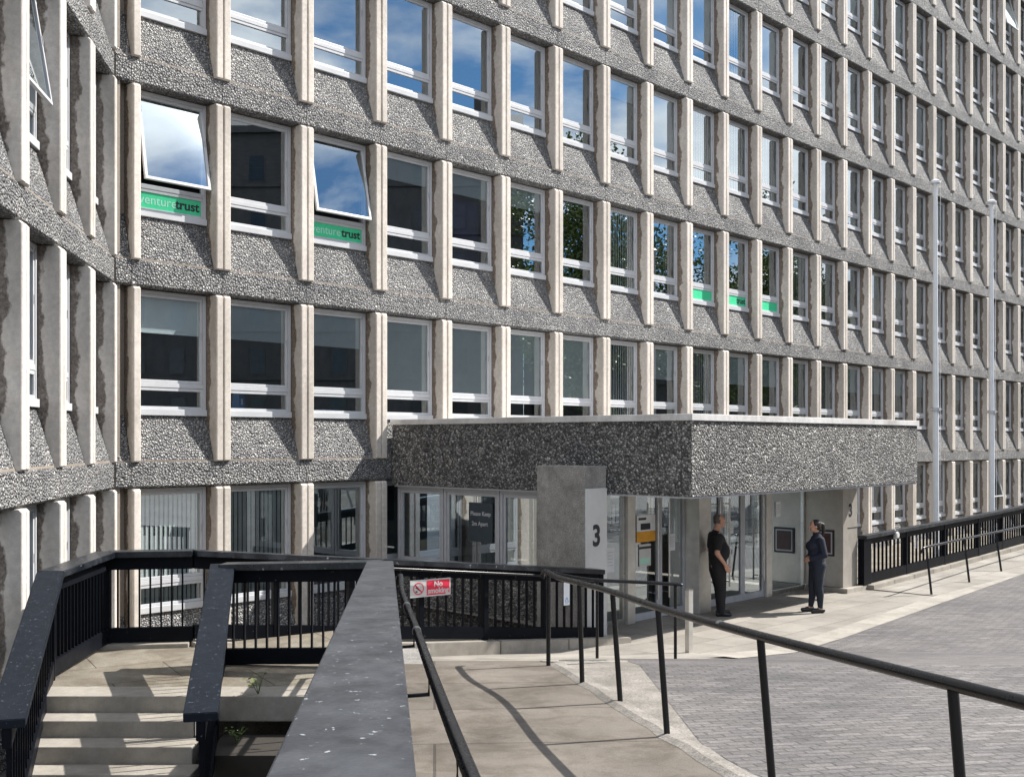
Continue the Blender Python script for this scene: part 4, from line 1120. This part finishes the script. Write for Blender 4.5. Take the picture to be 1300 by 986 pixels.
# --- woman in navy, facing left
wo_ = thing('person', 'person with dark ponytail in navy jacket and dark leggings, hands clasped at the waist', 'person', (5.53, 20.15, 0), R(186))
bm = bmesh.new(); hd = (.035, 0, 1.555)
chain(bm, [((0, 0, .88), .12), ((.0, 0, 1.02), .105), ((0, 0, 1.25), .12), ((-.02, 0, 1.36), .07), ((-.005, 0, 1.44), .047), ((.01, 0, 1.51), .048)])
head(bm, hd, .97, .92)
KW = {1: ((.0, .09, .47), (-.03, .10, .09)), -1: ((.04, -.09, .47), (.07, -.10, .09))}
for sy in (-1, 1):
    chain(bm, [((0, sy * .08, .85), .10), (KW[sy][0], .064), (KW[sy][1], .040)]); chain(bm, [(KW[sy][1], .04), (Vector(KW[sy][1]) + Vector((.10, 0, -.055)), .02)])
AW = {sy: [((-.02, sy * .155, 1.33), .052), ((-.06, sy * .22, 1.06), .040), ((.17, sy * .09, .965), .027)] for sy in (-1, 1)}
for sy in (-1, 1):
    chain(bm, AW[sy]); hand(bm, AW[sy][2][0], (.45, -sy * .85, -.1), (-.8, 0, -.3), -sy, .6, .009)
body = meld(bm, 'body', 'skin', wo_, .008); face_bits(body, hd, .97)
bm = bmesh.new()
ellip(bm, (.075, 0, 1.20), (.125, .15, .11)); chain(bm, [((0, 0, .88), .15), ((.015, 0, 1.02), .142), ((.0, 0, 1.24), .145), ((-.02, 0, 1.36), .085), ((-.01, 0, 1.42), .062)])
for sy in (-1, 1):
    chain(bm, [((-.01, sy * .07, 1.26), .12), ((-.02, sy * .15, 1.315), .074), (AW[sy][1][0], .062), (Vector(AW[sy][1][0]).lerp(Vector(AW[sy][2][0]), .88), .042)])
    capsule(bm, (0, sy * .07, .88), (0, sy * .06, .98), .125, .13)
meld(bm, 'jacket', 'navy_cloth', wo_, .010)
bm = bmesh.new()
for sy in (-1, 1): chain(bm, [((-.02, sy * .075, .86), .128), ((0, sy * .085, .74), .112), (KW[sy][0], .078), (Vector(KW[sy][0]).lerp(Vector(KW[sy][1]), .35) + Vector((-.015, 0, 0)), .072), (Vector(KW[sy][1]) + Vector((0, 0, .02)), .047)])
meld(bm, 'leggings', 'denim', wo_, .010)
for sy in (-1, 1): shoe(wo_, KW[sy][1], (1, sy * .1), L_=.19)
bm = bmesh.new(); c = Vector(hd)
ellip(bm, c + Vector((-.024, 0, .038)), (.097, .086, .092)); ellip(bm, c + Vector((-.055, 0, .0)), (.062, .082, .075))
chain(bm, [(c + Vector((-.11, 0, .05)), .032), (c + Vector((-.155, 0, .03)), .034), (c + Vector((-.165, 0, -.07)), .032), (c + Vector((-.15, 0, -.17)), .020)])
meld(bm, 'hair', 'hair', wo_, .008, 2)

# ------------------------------------------------------------------ the far side of the street (seen in the panes)
def tenement(x, y, rz, w_, d_, h, label, seed):
    t = thing('stone_tenement', label, 'building', (x, y, -.45), rz); r = random.Random(seed)
    MB().box(-w_ / 2, w_ / 2, 0, d_, 0, h).build('wall', 'tenement', t)
    mb = MB(); mb.extrude([(-.3, h + .002), (d_ / 2, h + 2.6), (d_ + .3, h + .002)], -w_ / 2, w_ / 2, 0, mapf=lambda p, q: (q, p[0], p[1])); mb.build('roof', 'lead', t)
    for i in range(int(w_ // 9) + 1):
        mb = MB(); cx = -w_ / 2 + 3 + i * 9; mb.box(cx - .9, cx + .9, d_ / 2 - .5, d_ / 2 + .5, h + 1.5, h + 4.0); mb.build('chimney', 'tenement', t)
    fr = MB().box(-.62, .62, -.03, .04, 0, 2.0); gl = MB().box(-.54, .54, -.05, -.032, .08, .98).box(-.54, .54, -.05, -.032, 1.02, 1.92)
    fme = fr.mesh('window', [M['tenement']]); gme = gl.mesh('pane', [M['steel_dark']])
    for k in range(int(w_ // 3)):
        for f_ in range(int(h // 3.6)):
            o = link('window', fme, t, (-w_ / 2 + 1.8 + k * 3.0 + r.uniform(-.12, .12), 0, 1.3 + f_ * 3.6)); sub('pane', gme, o)
    mb = MB()
    for f_ in range(int(h // 3.6)): mb.box(-w_ / 2 - .03, w_ / 2 + .03, -.16, -.001, .9 + f_ * 3.6, 1.08 + f_ * 3.6)
    mb.box(-w_ / 2 - .03, w_ / 2 + .03, -.4, -.001, h - .5, h); mb.build('string_course', 'tenement', t)
tenement(60, 2.6, R(-86), 52, 12, 27, 'dark stone tenement row across the street, seen only as reflection', 1)
tenement(61.5, 57.3, R(-82), 57, 12, 13, 'lower dark stone tenement added beyond the street trees, seen only as reflection', 5)  # put in to block low bright sky from the lower panes
tenement(52, -38, R(-125), 40, 12, 24, 'taller dark stone tenement behind the camera, seen only as reflection', 2)
barkm = paint('bark', (.07, .055, .04), .9)
leaf2, n_, p_ = mat('tree_leaf'); n_.links.new(ramp(n_, noise(n_, 1.5, 3), [(.3, (.06, .10, .02)), (.7, (.20, .24, .05))]), p_.inputs['Base Color'])
def tree(x, y, h, rad, label, seed):
    r = random.Random(seed); t = thing('tree', label, 'tree', (x, y, -.45)); tr = MB(); lv = MB()
    tr.tube([(0, 0, 0), (.1, 0, h * .3), (.0, .1, h * .6)], [.28, .2, .12], 10)
    for i in range(8):
        a = r.uniform(0, 6.28); tr.tube([(0, 0, h * (.3 + .03 * i)), (math.cos(a) * rad * .4, math.sin(a) * rad * .4, h * .6), (math.cos(a) * rad * .8, math.sin(a) * rad * .8, h * r.uniform(.65, .85))], [.1, .06, .02], 6)
    cl = [(r.gauss(0, .45) * rad, r.gauss(0, .45) * rad, h * .66 + r.gauss(0, .15) * h) for _ in range(160)]
    for c_ in cl:
        for _ in range(190):
            p = Vector(c_) + Vector((r.gauss(0, 1), r.gauss(0, 1), r.gauss(0, .8))) * rad * .13
            a, b = (Vector((r.gauss(0, 1), r.gauss(0, 1), r.gauss(0, 1)))  .normalized() * .15 for _ in range(2))
            lv.add([p, p + a, p + a + b, p + b], [(0, 1, 2, 3)])
    tr.build('trunk', barkm, t); lv.build('crown', leaf2, t)
tree(37, 31, 19, 5, 'leafy green tree across the street, seen reflected in the second floor windows', 4)
tree(39, 42, 15, 4, 'smaller leafy tree to the right across the street, seen as reflection', 9)
